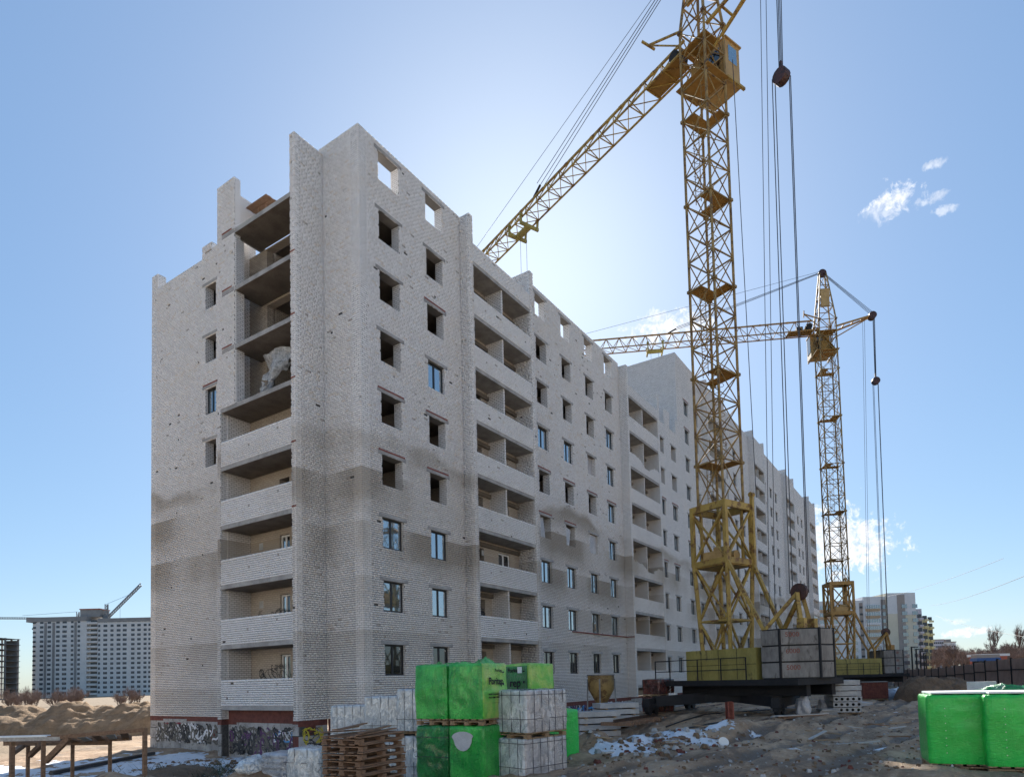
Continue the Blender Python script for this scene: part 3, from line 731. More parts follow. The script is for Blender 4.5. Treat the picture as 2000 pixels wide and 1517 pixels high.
# ------------------------------------------------------------------ tower cranes (bottom-slewing, on rails)
def crane(loc, jib_dir, label, short=False, mat='yellow', rail_dir=(1, 0), mm='mast'):
    rz = math.atan2(jib_dir[1], jib_dir[0])
    C_ = thing('tower_crane', label, 'crane', loc, rz)
    hs = .79                                                       # half side of the lattice mast
    cor = [(hs, hs), (-hs, hs), (-hs, -hs), (hs, -hs)]
    joints = [10.65, 12.85, 17.5, 22.2, 26.9, 31.6, 36.6]
    for i, (za, zb) in enumerate(zip(joints, joints[1:])):
        br = MB(); nb = max(1, int(round((zb-za)/1.56))); dz = (zb-za)/nb
        for b in range(nb):
            z0 = za+b*dz; z1 = z0+dz
            for k in range(4):
                p, q = cor[k], cor[(k+1) % 4]
                br.bar((*p, z0), (*q, z0), .06)
                br.bar((*p, z0), (*q, z1), .043); br.bar((*q, z0), (*p, z1), .043)
        sec = br.obj('mast_section', mm, C_)
        lg = MB().tube((0, 0, za), (0, 0, zb), .068, 8).box(-.11, .11, -.11, .11, zb-.07, zb+.07).mesh('mast_leg', mm)
        for p in cor: put('mast_leg', lg, sec, (*p, 0))
        # landing: two plank plates leaving a ladder well
        if 0 < i < 6:
            z = za+.02; f = 1 if i % 2 else -1
            MB().prism([(-hs, -hs), (hs, -hs), (hs, -hs+.55), (-hs, -hs+.55)], z, z+.04).obj('landing', 'plank_yellow', C_)
            MB().prism([(f*hs, -hs+.56), (f*hs, hs), (f*(hs-.7), hs), (f*(hs-.7), -hs+.56)][::f], z, z+.04).obj('landing', 'plank_yellow', C_)
        # ladder with hoops
        ld = MB(); lx = -.35 if i % 2 else .25; ly = .45
        for s_ in (-.17, .17): ld.bar((lx+s_, ly, za), (lx+s_, ly, zb), .03)
        z = za+.15
        while z < zb: ld.bar((lx-.17, ly, z), (lx+.17, ly, z), .022); z += .31
        z = za+.9
        while z < zb:
            pts = [(lx+.28*math.cos(a), ly-.02-.52*math.sin(a)*1.0, z) for a in np.linspace(0, math.pi, 7)]
            for a, b in zip(pts, pts[1:]): ld.bar(a, b, .02)
            z += .78
        ld.obj('ladder', mm, C_)
    # portal: wide frame round the mast foot, legs drawn in below
    pw = 1.02; lo = 7.65; hi = 10.65
    pc = [(pw, pw), (-pw, pw), (-pw, -pw), (pw, -pw)]; ft = [(.75, .78), (-.85, .78), (-.85, -.78), (.75, -.78)]
    pb = MB()
    for k in range(4):
        p, q = pc[k], pc[(k+1) % 4]
        pb.bar((*p, hi-.16), (*q, hi-.16), .16, .34); pb.bar((*p, lo), (*q, lo), .16, .30)
        pb.bar((*p, lo+.1), (*q, hi-.3), .10); pb.bar((*q, lo+.1), (*p, hi-.3), .085)
    pb.prism([(-pw, -pw), (pw, -pw), (pw, pw), (-pw, pw)], lo-.2, lo-.15)
    pr = pb.obj('portal_frame', mat, C_)
    for p in pc: MB().bar((*p, lo-.1), (*p, hi), .19).obj('portal_post', mat, pr)
    lb = MB()
    zm = 4.7; md = [((p[0]+f[0])/2, (p[1]+f[1])/2) for p, f in zip(pc, ft)]
    for k in range(4):
        p, q = md[k], md[(k+1) % 4]; P0, Q0 = pc[k], pc[(k+1) % 4]; P1, Q1 = ft[k], ft[(k+1) % 4]
        lb.bar((*p, zm), (*q, zm), .09); lb.bar((*P0, lo), (*q, zm), .09); lb.bar((*Q0, lo), (*p, zm), .09); lb.bar((*p, zm), (*Q1, 1.8), .09); lb.bar((*q, zm), (*P1, 1.8), .08)
    for k in range(3):
        a = 2.1*k; lb.tube((.35*math.cos(a), .35*math.sin(a), zm-.05), (.35*math.cos(a), .35*math.sin(a), zm+.02), .32, 10)
    lt = lb.obj('leg_bracing', mat, C_)
    for p, f in zip(pc, ft): MB().tube((*p, lo), (*f, 1.75), .11, 8).obj('portal_leg', mat, C_)
    # inner mast continues down inside the portal, with winches
    im = MB()
    for p in cor: im.bar((p[0]*.9, p[1]*.9, lo), (p[0]*.9, p[1]*.9, hi+.2), .12)
    im.obj('telescopic_foot', mat, C_)
    MB().tube((-.5, -.5, lo+.45), (.5, -.5, lo+.45), .26, 12).box(-.6, .6, .1, .8, lo+.16, lo+.6).tube((-.6, .4, lo+.6), (.1, .4, lo+.7), .2, 10).obj('winch', 'cab_tan', C_)
    MB().bar((-pw-.1, -pw-.02, lo-.2), (-pw-.1, -pw-.02, hi+.45), .16).tube((-pw-.1, -pw-.15, hi+.5), (-pw-.1, -pw+.1, hi+.5), .13).obj('lifting_post', mat, C_)
    # head above the mast: tapering tower top
    za, zb = 36.6, 41.6; hb = MB()
    tc = [(.28, .22), (-.28, .22), (-.28, -.22), (.28, -.22)]
    mid = lambda k, s_: tuple(np.array((*cor[k], za))*(1-s_)+np.array((*tc[k], zb))*s_)
    for s0, s1 in ((0, .28), (.28, .52), (.52, .74), (.74, .98)):
        for k in range(4): hb.bar(mid(k, s0), mid((k+1) % 4, s0), .06); hb.bar(mid(k, s0), mid((k+1) % 4, s1), .05)
    hd = hb.obj('tower_top', mm, C_)
    for k in range(4): MB().bar((*cor[k], za), (*tc[k], zb), .11).obj('top_leg', mm, hd)
    MB().tube((0, -.14, zb+.1), (0, .14, zb+.1), .38, 18).tube((-.1, -.3, zb), (-.1, .3, zb), .06, 6).obj('apex_pulley', 'pulley', C_)
    MB().box(-.35, .45, .45, .62, 38.0, 39.8).obj('equipment_cabinet', 'cab_tan', C_)
    # cab beside the mast head
    cb = MB().box(-.75, 1.1, -2.15, -.95, 33.75, 36.05).obj('cab', 'cab_tan', C_)
    MB().box(-.5, .15, -2.17, -2.15, 34.8, 35.9).obj('cab_window', 'pane_dark', cb); MB().box(1.1, 1.12, -2.0, -1.1, 34.3, 35.9).obj('cab_window', 'far_glass', cb)
    MB().box(-.77, -.75, -1.9, -1.2, 34.9, 35.8).obj('cab_window', 'pane_blue', cb); MB().box(-.4, .5, -.95, -.93, 34.5, 35.8).obj('cab_window', 'pane_dark', cb)
    MB().box(-.85, 1.15, -2.25, -.9, 36.05, 36.12).obj('cab_roof', 'cab_tan', cb)
    for bx_ in (-.9, 1.0): MB().bar((bx_, -.85, 33.7), (bx_, -2.3, 33.7), .13).obj('cab_bracket', mat, C_)
    hp = MB(); hp.prism([(-1.0, -.85), (1.15, -.85), (1.15, .85), (-1.0, .85)], 33.55, 33.6); hp.prism([(-.8, -.5), (.8, -.5), (.8, .75), (-.8, .75)], 35.5, 35.56)
    hp.bar((-.8, .2, 33.6), (.9, .2, 36.0), .7, .05); hp.box(-.2, .5, -.3, .35, 33.6, 34.7)
    hp.obj('head_platform', 'plank_yellow', C_)
    # jib: triangular lattice, two lower chords and one upper
    jz, x0, x1 = 35.72, .85, 27.5; jw, jh = .62, 1.25
    jb = MB(); n = int((x1-x0)/1.28); dx = (x1-x0)/n
    for i in range(n):
        xa = x0+i*dx; xb = xa+dx; xm = xa+dx/2
        for s_ in (-1, 1):
            jb.bar((xa, s_*jw, jz), (xm, 0, jz+jh), .05); jb.bar((xm, 0, jz+jh), (xb, s_*jw, jz), .05)
        jb.bar((xa, -jw, jz), (xa, jw, jz), .05); jb.bar((xa, -jw, jz), (xb, jw, jz), .04)
    jib = jb.obj('jib', mat, C_)
    for s_ in (-1, 1): MB().bar((x0-.1, s_*jw, jz), (x1, s_*jw, jz), .09).obj('lower_chord', mat, jib)
    MB().bar((x0+.3, 0, jz+jh), (x1-.5, 0, jz+jh), .12).obj('upper_chord', mat, jib)
    ck = MB()
    for i in range(2, n, 2): ck.tube((x0+i*dx-.12, 0, jz+jh), (x0+i*dx+.12, 0, jz+jh), .1, 8)
    ck.obj('chord_sleeve', mat, jib)
    MB().box(1.2, 3.6, -.55, .55, jz+.05, jz+.10).obj('jib_deck', 'plank_yellow', jib)
    MB().tube((1.6, -.45, jz+.5), (1.6, .45, jz+.5), .3, 12).box(2.1, 2.7, -.4, .1, jz+.12, jz+.7).obj('trolley_winch', 'black_steel', C_)
    MB().bar((1.3, -.75, jz+.7), (1.3, -1.5, jz+1.0), .09).bar((.79, .79, jz+1.0), (2.4, 1.5, jz+1.2), .09).bar((.79, .79, jz+.2), (2.4, 1.5, jz+1.2), .06).bar((2.3, 1.1, jz+1.1), (2.5, 1.9, jz+1.3), .1).obj('stay_arm', mat, C_)
    # trolley with hanging ropes
    tx = 16.6
    tr = MB()
    for dx_ in (-.75, .75):
        for s_ in (-1, 1): tr.bar((tx+dx_, s_*(jw+.16), jz+.15), (tx+dx_, s_*(jw+.1), jz-.55), .13); tr.tube((tx+dx_, s_*(jw+.02), jz+.13), (tx+dx_, s_*(jw+.2), jz+.13), .12, 10)
        tr.bar((tx+dx_, -jw-.2, jz-.5), (tx+dx_, jw+.2, jz-.5), .16, .22)
    tr.bar((tx-.75, 0, jz-.5), (tx+.75, 0, jz-.5), .5, .14)
    tr.obj('trolley', 'yellow_box', C_)
    for dx_ in (-.35, .4): MB().tube((tx+dx_, 0, jz-.5), (tx+dx_, 0, jz-6.5), .014, 5).obj('hoist_rope', 'rope', C_)
    MB().box(tx-.45, tx+.5, -.1, .1, jz-7.1, jz-6.5).tube((tx+.02, 0, jz-7.1), (tx+.02, 0, jz-7.5), .09).obj('hook_block', 'black_steel', C_)
    # stays from the apex to the jib
    for y_ in (-.12, .0, .12): MB().tube((.1, y_, zb+.2), (14.4, y_*2.4, jz+jh+.45), .022, 5).obj('jib_stay', 'rope', C_)
    MB().bar((14.4, 0, jz+jh+.45), (15.2, 0, jz+jh+.05), .12).obj('stay_clamp', 'black_steel', C_)
    MB().tube((.1, .05, zb+.3), (26.4, 0, jz+jh+.3), .016, 5).obj('jib_stay', 'rope', C_)
    # counter strut with pulleys, ropes down to the foot
    tip = (-4.45, 0, 36.9)
    cs = MB(); 
    for s_ in (-1, 1): cs.bar((-.8, s_*.6, 35.9), (tip[0]+.1, s_*.16, tip[2]), .14)
    cs.bar((-.8, 0, 35.0), (tip[0]+.4, 0, tip[2]-.2), .09)
    for s_ in (.25, .5, .75): cs.bar((-.8-3.5*s_, -.6+.44*s_, 35.9+s_), (-.8-3.5*s_, .6-.44*s_, 35.9+s_), .09)
    cs.obj('counter_strut', mat, C_)
    MB().tube((tip[0], -.28, tip[2]), (tip[0], .28, tip[2]), .36, 16).obj('strut_pulley', 'pulley', C_)
    for y_ in (-.25, -.08, .08, .25): MB().tube((-.1, y_*.5, zb+.1), (tip[0], y_, tip[2]+.25), .02, 5).obj('back_stay', 'rope', C_)
    pz = 30.6; foot = (-4.15, 0, 5.65)
    for y_ in (-.2, -.06, .08, .22): MB().tube((tip[0]-.15, y_, tip[2]), (tip[0]-.02, y_*.7, pz), .022, 5).obj('luffing_rope', 'rope', C_)
    MB().tube((tip[0]-.02, -.2, pz-.25), (tip[0]-.02, .2, pz-.25), .36, 14).bar((tip[0]-.02, 0, pz-.3), (tip[0]-.02, 0, pz+.5), .12).obj('pulley_block', 'pulley', C_)
    for y_ in (-.28, -.17, .05, .28): MB().tube((tip[0]-.02+.3*np.sign(y_), y_, pz-.3), (foot[0]+.3*np.sign(y_), y_, foot[2]), .022, 5).obj('luffing_rope', 'rope', C_)
    for y_ in (-.35, .1): MB().tube((tip[0]+.75, y_, tip[2]-.2), (-2.6, y_, 4.2), .016, 5).obj('hoist_rope', 'rope', C_)
    MB().tube((-1.15, -1.0, 34.5), (-1.25, -1.25, 11), .02, 5).obj('power_cable', 'rope', C_)
    # slewing platform with A-frame, ballast and machine house
    MB().box(-5.2, 2.4, -1.5, 2.1, 1.45, 1.72).bar((-5.0, -1.0, 1.2), (2.0, -1.0, 1.2), .3, .5).bar((-5.0, 1.0, 1.2), (2.0, 1.0, 1.2), .3, .5).obj('slewing_platform', 'black_steel', C_)
    MB().box(2.4, 3.1, .9, 2.15, 1.62, 1.70).obj('step_plate', 'black_steel', C_)
    af = MB()
    for s_ in (-1, 1):
        af.bar((-pw, s_*pw, lo), (-2.75, s_*.75, 4.0), .16); af.bar((-2.75, s_*.75, 4.0), (foot[0], s_*.15, foot[2]), .16); af.bar((foot[0]-.3, s_*.42, 3.9), (foot[0], s_*.2, foot[2]), .17)
        af.bar((-2.75, s_*.75, 4.0), (-2.75, s_*.75, 1.7), .16); af.box(foot[0]-.5, foot[0]-.15, s_*.42-.14, s_*.42+.14, 3.9, 4.45)
    af.obj('a_frame', 'yellow' if mat == 'yellow' else mat, C_)
    MB().tube((foot[0], -.09, foot[2]+.05), (foot[0], .09, foot[2]+.05), .40, 20).tube((foot[0], -.2, foot[2]+.05), (foot[0], .2, foot[2]+.05), .1, 8).obj('foot_pulley', 'pulley', C_)
    hexp = [(-3.2, -1.7), (-3.2, 1.7), (-4.15, 1.7), (-5.35, .55), (-5.35, -.55), (-4.15, -1.7)][::-1]
    for k in range(3):
        z0 = 1.74+.735*k
        bk = MB().prism([(x, y) for x, y in hexp], z0+.035, z0+.70).obj('ballast_block', 'ballast_concrete', C_)
        MB().prism([(x*.995-.02, y*.96) for x, y in hexp], z0-.02, z0+.033).obj('spacer', 'black_steel', bk)
        put('print', text_mesh('5000' if k != 1 else '6000', .30, 'print', 'rust_red'), bk, (-4.75-.692*.008+.722*.30, 1.125+.722*.008+.692*.30, z0+.47), (R(90), 0, R(-136.22)))
    for sg in (1, -1):
        for x_, y_ in ((-4.15, 1.7), (-5.35, .55)): MB().box(x_-.045, x_+.045, sg*y_-.045, sg*y_+.045, 1.75, 3.97).obj('ballast_tie', 'black_steel', C_)
    MB().prism([(x*.97-.02, y*.97) for x, y in hexp], 3.935, 3.965).obj('ballast_lid', 'black_steel', C_)
    hx = MB().box(-2.95, 1.15, .88, 1.75, 1.72, 3.2).obj('machine_house', 'yellow_box', C_)
    for xx in (-1.9, -.85, .2): MB().box(xx-.012, xx+.012, 1.75, 1.76, 1.75, 3.17).obj('seam', 'black_steel', hx)
    MB().box(-2.94, 1.14, 1.75, 1.761, 2.43, 2.45).obj('seam', 'black_steel', hx)
    MB().box(-2.7, -.6, -1.6, -.9, 1.73, 3.0).obj('machine_house', 'yellow_box', C_)
    rl = MB()
    for xx in (3.0, 2.0, .2, -1.2, -2.6): rl.bar((xx, 2.05, 1.7), (xx, 2.05, 2.75), .045)
    for z in (2.2, 2.75): rl.bar((3.0, 2.05, z), (-2.6, 2.05, z), .04)
    for xx, zz in ((3.0, 2.75), (3.0, 2.2)): rl.bar((xx, 2.05, zz), (xx, 1.0, zz), .04)
    rl.obj('railing', 'black_steel', C_)
    # running frame: fixed to the rails, so it lies along the track
    c_, s_n = math.cos(-rz), math.sin(-rz); ra = math.atan2(rail_dir[1], rail_dir[0])
    uc = MB(); uc.tube((0, 0, .75), (0, 0, 1.46), 1.05, 24)
    uc.box(-1.2, 1.2, -1.2, 1.2, .62, 1.0)
    for sx in (-1, 1):
        for sy in (-1, 1): uc.bar((sx*.8, sy*.8, .85), (sx*2.75, sy*2.9, .72), .5, .5)
    for sy in (-1, 1): uc.bar((-3.6, sy*3.0, .68), (3.6, sy*3.0, .68), .34, .42)
    u_ = uc.obj('running_frame', 'black_steel', C_); u_.rotation_euler = (0, 0, ra-rz)
    wh = MB().tube((0, -.09, 0), (0, .09, 0), .24, 16).tube((0, -.11, 0), (0, -.085, 0), .29, 16).mesh('wheel', 'black_steel')
    for sx in (-1, 1):
        for sy in (-1, 1):
            bg_ = MB().box(sx*2.9-.62, sx*2.9+.62, sy*3-.14, sy*3+.14, .3, .5).box(sx*2.9-.25, sx*2.9+.25, sy*3-.3, sy*3+.3, .42, .62).obj('bogie', 'black_steel', u_)
            for d_ in (-.42, .42): put('wheel', wh, bg_, (sx*2.9+d_, sy*3, .36))
    if not short:
        MB().box(-.1, .35, 0, .16, .5, 1.0).obj('switch_box', 'frame_white', C_).location = (1.6, 2.1, .1)
    return C_
ja = ray(122, 1354); ja.z = 0; ja.normalize()
mpos = at(1408, 1000, 34.0); RZ = -.72
TRK = RZ-.13
crane((mpos.x, mpos.y, RZ), ja, 'tall yellow lattice tower crane with grey concrete ballast blocks beside the slab stacks')
m2 = at(1617, 760, 65.0)
crane((m2.x, m2.y, RZ), Vector((-.44, .90)).normalized(), 'yellow tower crane further along the rails, with its tower top and jib in full view', True, 'orange')
# ---- crane track
tk = thing('crane_track', 'rusty crane rails on timber sleepers running along the brick facade', 'rail track', (0, 0, 0))
rp = MB().box(6.5, 78, -.035, .035, .085, .13).box(6.5, 78, -.012, .012, .03, .09).box(6.5, 78, -.07, .07, 0, .03).mesh('rail', 'rail_steel')
for s_ in (-1, 1): put('rail', rp, tk, (0, mpos.y+3*s_, RZ-.13+.115-.0))
sl = MB().box(-.11, .11, -.75, .75, -.16, .0).mesh('sleeper', 'wood_old')
for i in range(84):
    for s_ in (-1, 1): put('sleeper', sl, tk, (6.8+i*.85+random.uniform(-.05, .05), mpos.y+3*s_, RZ-.13+.113), random.uniform(-.04, .04))

# ------------------------------------------------------------------ houses across the street (mirrored in the lower windows)
def block_house(name, label, loc, rz, L, D_, H, wallm, cols, rows, z0=-2.2, panem='far_pane'):
    h = thing(name, label, 'building', loc, rz)
    MB().box(-L/2, L/2, -D_/2, D_/2, z0, H).obj('wall', wallm, h)
    MB().box(-L/2-.3, L/2+.3, -D_/2-.3, D_/2+.3, H, H+.5).obj('roof', 'house_taupe', h)
    pm_ = MB().box(-.8, .8, -.03, .05, 0, 1.5).mesh('window', panem); dx = L/cols
    for i in range(cols):
        for k in range(rows): put('window', pm_, h, (-L/2+dx*(i+.5), -D_/2, 1.0+2.9*k))
    return h
for i, (px_, py_, L_, rz_, wm) in enumerate(((-92, 2, 56, 115, 'house_cream'), (-62, -66, 60, 150, 'house_white'), (6, -92, 60, 172, 'house_cream'))):
    block_house('apartment_house', ['cream nine storey house across the street, mirrored in the end windows', 'white nine storey house across the street, mirrored in the lower windows', 'cream nine storey house along the street, mirrored in the far windows'][i], (px_, py_, 0), R(rz_), L_, 13, 27, wm, 10, 9)

# ------------------------------------------------------------------ building materials on the site
def on(px_, depth, dz=0.0):
    p = at(px_, 1400, depth); return Vector((p.x, p.y, zg(p.x, p.y, False)+dz))
def film_mesh(w, d, h, mat, seed, amp=.012, bulge=.02, ridges=0, rad=.028, mat2=None, peak=0.0):
    """box of blocks under stretched film: rounded edges, wrinkles, uneven top"""
    mb = MB(); n = 72; rows = 30; per = []
    hw, hd = w/2, d/2
    tot = 2*(w+d)
    for i in range(n):
        s = i/n*tot
        if s < w: x, y, nx_, ny_ = -hw+s, -hd, 0, -1
        elif s < w+d: x, y, nx_, ny_ = hw, -hd+(s-w), 1, 0
        elif s < 2*w+d: x, y, nx_, ny_ = hw-(s-w-d), hd, 0, 1
        else: x, y, nx_, ny_ = -hw, hd-(s-2*w-d), -1, 0
        cx_, cy_ = max(-hw+rad, min(hw-rad, x)), max(-hd+rad, min(hd-rad, y)); v = Vector((x-cx_, y-cy_))
        if v.length > 1e-6: v.normalize(); x, y = cx_+v.x*rad, cy_+v.y*rad; nx_, ny_ = v.x, v.y
        per.append((x, y, nx_, ny_))
    for j in range(rows+1):
        tz = j/rows; z = h*tz
        ins = rad*.7*(max(0, (z-(h-rad))/rad)**2 + max(0, (rad*.6-z)/(rad*.6))**2*.4)
        for (x, y, nx_, ny_) in per:
            k = fbm(x*3+seed, y*3, z*2.2+seed, 4)*amp + abs(fbm(x*9+z*4+seed, y*9-z*3, z*3, 3))*amp*.8 + bulge*math.sin(math.pi*tz)*.5
            if ridges: k += .028*abs(math.sin(math.pi*ridges*tz))
            mb.v.append((x+nx_*(k-ins), y+ny_*(k-ins), z + (.012*fbm(x*4+seed, y*4, 1) if j == rows else 0)))
    for j in range(rows):
        for i in range(n): a = j*n+i; b = j*n+(i+1) % n; mb.f.append((a, b, b+n, a+n)); mb.m.append(1 if (mat2 and i < n*w/tot) else 0)
    base = rows*n
    for r_ in (.8, .5, .2):
        st_ = len(mb.v)
        for i in range(n):
            x, y, z = mb.v[rows*n+i]; x *= r_; y *= r_
            mb.v.append((x, y, h+.03*fbm(x*5+seed, y*5, 4)+.02*(1-r_)+peak*max(0, fbm(x*2.3+seed, y*2.3, 7))))
        for i in range(n): mb.f.append((base+i, base+(i+1) % n, st_+(i+1) % n, st_+i)); mb.m.append(0)
        base = st_
    mb.f.append(tuple(range(base, base+n))); mb.m.append(0)
    me = mb.mesh('film_wrap', [mat, mat2] if mat2 else [mat]); me.polygons.foreach_set('use_smooth', [True]*len(me.polygons)); return me
PALM = {}
def pallet_parts(root, w, d, z=0.0, mat='wood'):
    k = (round(w, 2), round(d, 2), mat)
    if k not in PALM:
        PALM[k] = (MB().box(-w/2, w/2, -.06, .06, 0, .022).mesh('deck_board', mat), MB().box(-.05, .05, -d/2, d/2, 0, .022).mesh('stringer_board', mat), MB().box(-.06, .06, -.05, .05, 0, .058).mesh('pallet_block', mat))
    db, sb, bl = PALM[k]; nb = max(5, int(d/.15))
    for i in range(nb): put('deck_board', db, root, (0, -d/2+.05+i*(d-.1)/(nb-1), z+.102))
    for x in (-w/2+.06, 0, w/2-.06):
        put('stringer_board', sb, root, (x, 0, z+.06))
        for y in (-d/2+.06, 0, d/2-.06): put('pallet_block', bl, root, (x, y, z+.022))
    for y in (-d/2+.06, 0, d/2-.06): put('deck_board', db, root, (0, y, z))
def strap_boxes(root, w, d, h, z0, xs_=(), ys_=(), zs_=(), mat='rope', t_=.010):
    e = .024
    for x in xs_: MB().box(x-t_/2, x+t_/2, -d/2-e, -d/2-e+.006, z0, z0+h).box(x-t_/2, x+t_/2, -d/2-e, d/2+e, z0+h+.012, z0+h+.018).obj('strap', mat, root)
    for y in ys_: MB().box(-w/2-e, -w/2-e+.006, y-t_/2, y+t_/2, z0, z0+h).obj('strap', mat, root)
    for z in zs_: MB().box(-w/2-e-.002, w/2+e, -d/2-e-.002, -d/2-e+.003, z0+z, z0+z+t_).box(-w/2-e-.002, -w/2-e+.003, -d/2-e, d/2+e, z0+z, z0+z+t_).obj('strap', mat, root)
def pack(name, label, cat, loc, rz, w, d, h, mat, seed, group=None, straps=None, pal=True, **kw):
    r_ = thing(name, label, cat, loc, rz, group); z0 = .125 if pal else 0
    if pal: pallet_parts(r_, w*.98, d*.98)
    put('film_wrap', film_mesh(w, d, h-z0, mat, seed, **kw), r_, (0, 0, z0))
    if straps: strap_boxes(r_, w, d, h-z0, z0, **straps)
    return r_
def prints(root, w, d, h, z0, face, lines, dark=True):
    """flat print on the film: face '-x' or '-y'"""
    for s_, sz, u_, zz in lines:
        rot = (R(90), 0, 0) if face == '-y' else (R(90), 0, R(-90))
        loc = (u_, -d/2-.034, z0+zz) if face == '-y' else (-w/2-.034, -u_, z0+zz)
        put('print', text_mesh(s_, sz, 'print', 'ink' if dark else 'ink_faded', .004 if sz > .12 else 0), root, loc, rot)
    mb = MB()
    for (uu, zz, a, b) in ((.30, .84, .07, .03), (.16, .62, .05, .05), (.30, .62, .05, .05), (.30, .36, .06, .02), (.30, .18, .05, .05), (-.05, .46, .3, .004), (-.05, .28, .34, .004)):
        if face == '-y': mb.box(uu-a/2, uu+a/2, -d/2-.036, -d/2-.033, z0+zz*h-b/2, z0+zz*h+b/2)
        else: mb.box(-w/2-.036, -w/2-.033, -uu-a/2, -uu+a/2, z0+zz*h-b/2, z0+zz*h+b/2)
    mb.obj('print', 'ink' if dark else 'ink_faded', root)
LINES = [('Poritep', .20, .0, .74), ('rep', .11, .22, .40), ('Poritep', .10, .1, .96), ('блоки и перемычки', .05, -.08, .48), ('энергоэффективные', .05, -.08, .42)]
# --- green wrapped block packs, two tiers, beside the white-wrapped pack
rzg = R(5.5)
def stack_xy(px_, depth): p = at(px_, 1400, depth); return p.x, p.y
gx, gy = stack_xy(903, 13.75); g0 = zg(gx, gy, False)-.02
ax = Vector((math.cos(rzg), math.sin(rzg))); ay = Vector((-math.sin(rzg), math.cos(rzg)))
def gpos(i, j): q = Vector((gx, gy)) + ay*(.44-.84*i) ; return q
hG = 1.23
pA = pack('block_pack', 'green film-wrapped block pack, top tier, at the wooden pallet side of the stack', 'block pack', (*gpos(0, 0), g0+hG), rzg, 1.0, .78, hG, 'film_green', 1, peak=.22)
pB = pack('block_pack', 'green film-wrapped block pack with printed yellowish side, top tier beside the white-wrapped pack', 'block pack', (*gpos(1, 0), g0+hG), rzg, 1.0, .80, hG, 'film_green', 5, mat2='film_green_yellow', peak=.2)
prints(pB, 1.0, .80, 1.1, .125, '-y', LINES)
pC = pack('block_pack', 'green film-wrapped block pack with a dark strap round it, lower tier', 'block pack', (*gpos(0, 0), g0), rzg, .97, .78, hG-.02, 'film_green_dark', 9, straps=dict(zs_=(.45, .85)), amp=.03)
pD = pack('block_pack', 'green film-wrapped block pack with a torn hole showing grey blocks, lower tier', 'block pack', (*gpos(1, 0), g0), rzg, 1.0, .82, hG-.02, 'film_green', 13)
MB().prism([(.24*math.cos(a)*(1.1 if math.sin(a) > 0 else .9), (.13 if math.sin(a) > 0 else .26)*math.sin(a)) for a in np.linspace(0, 2*math.pi, 18)[:-1]], 0, .004).obj('torn_hole', 'grey_block', pD)
q = pD.children[-1]; q.rotation_euler = (R(90), 0, R(-90)); q.location = (-.538, .06, .98)
# pack behind, turned with its shade-darkened printed side forward
ex, ey = stack_xy(1034, 15.2); e0 = zg(ex, ey, False)-.05
rzE = R(-12)
pE2 = pack('block_pack', 'green film-wrapped block pack behind the white-wrapped pack, lower tier', 'block pack', (ex, ey, e0), rzE, .95, .95, 1.22, 'film_green', 17)
pE = pack('block_pack', 'green film-wrapped block pack behind the white-wrapped pack, with printed side painted dark for shade, top tier', 'block pack', (ex, ey, e0+1.22), rzE, .82, .84, 1.22, 'film_green_yellow', 21)
MB().box(-.45, -.447, -.40, .40, .17, 1.17).obj('painted_shade_sheet', 'film_green_dark', pE)  # sheet of darker green puts this side's shade into the colour
prints(pE, .85, .84, 1.1, .125, '-x', [('Poritep', .13, -.02, .95), ('rep', .26, .02, .66), ('rep', .14, .15, .22)])
put('sticker', MB().box(-.07, .07, -.002, .002, -.07, .07).mesh('sticker', 'frame_white'), pE, (-.462, -.18, 1.08), R(-90))
hx_, hy_ = stack_xy(1082, 16.2)
pack('block_pack', 'bright green film-wrapped block pack on the ground beside the concrete lintel beams', 'block pack', (hx_, hy_, zg(hx_, hy_, False)-.03), R(-10), .8, .9, 1.28, 'film_green_right', 25)
# --- white wrapped packs in front
wx, wy = stack_xy(1029, 13.75); w0 = zg(wx, wy, False)-.20; rzw = R(-11.5)
stw = dict(xs_=(-.42, -.2, .02, .22, .47), ys_=(-.36, -.12, .14, .33), zs_=(.26, .74))
for k, lb in enumerate(('grey blocks under clear strapped film on the lower pallet beside the green packs', 'grey blocks under clear strapped film on the upper pallet beside the green packs')):
    q = pack('block_pack', lb, 'block pack', (wx+.03*k, wy-.02*k, w0+.96*k), rzw+R(1.5*k), 1.28-.04*k, 1.06, .96, 'film_white', 30+k, straps=stw, amp=.016, mat2='film_clear', bulge=.03)
# --- white packs further back, by the building corner
for i, (px_, dp, rz_, tiers, w_, d_) in enumerate(((693, 20.2, 20, 2, .85, 1.15), (762, 19.2, 20, 2, .85, 1.2), (828, 18.6, 14, 2, .9, 1.2))):
    x, y = stack_xy(px_, dp); z = zg(x, y, False)-.06
    who = ['at the building corner', 'between the corner pack and the green stack', 'half hidden by the green stack'][i]
    for k in range(tiers):
        pack('block_pack', 'blocks in white strapped film '+who+(', upper pallet' if k else ', lower pallet'), 'block pack', (x, y, z+1.30*k), R(rz_), w_, d_, 1.28, 'film_white', 40+3*i+k, straps=dict(ys_=(-.42, -.16, .1, .36), zs_=(.32,)), amp=.016, bulge=.04)
x, y = stack_xy(612, 12.9)
pack('block_pack', 'blocks in white strapped film on the ground between cement bags and wooden pallets', 'block pack', (x, y, .02-1.1), R(12), .6, .75, 1.1, 'film_white', 55, straps=dict(ys_=(-.1, .2), zs_=(.7,)), amp=.02, bulge=.05)
# cement bags, layer on layer under film
x, y = stack_xy(556, 13.4)
pack('bag_pallet', 'cement bags piled in layers under shiny film beside the snow', 'bag pallet', (x, y, -.10-1.12), R(8), .62, .66, 1.12, 'film_bag', 60, ridges=9, amp=.012, rad=.08)
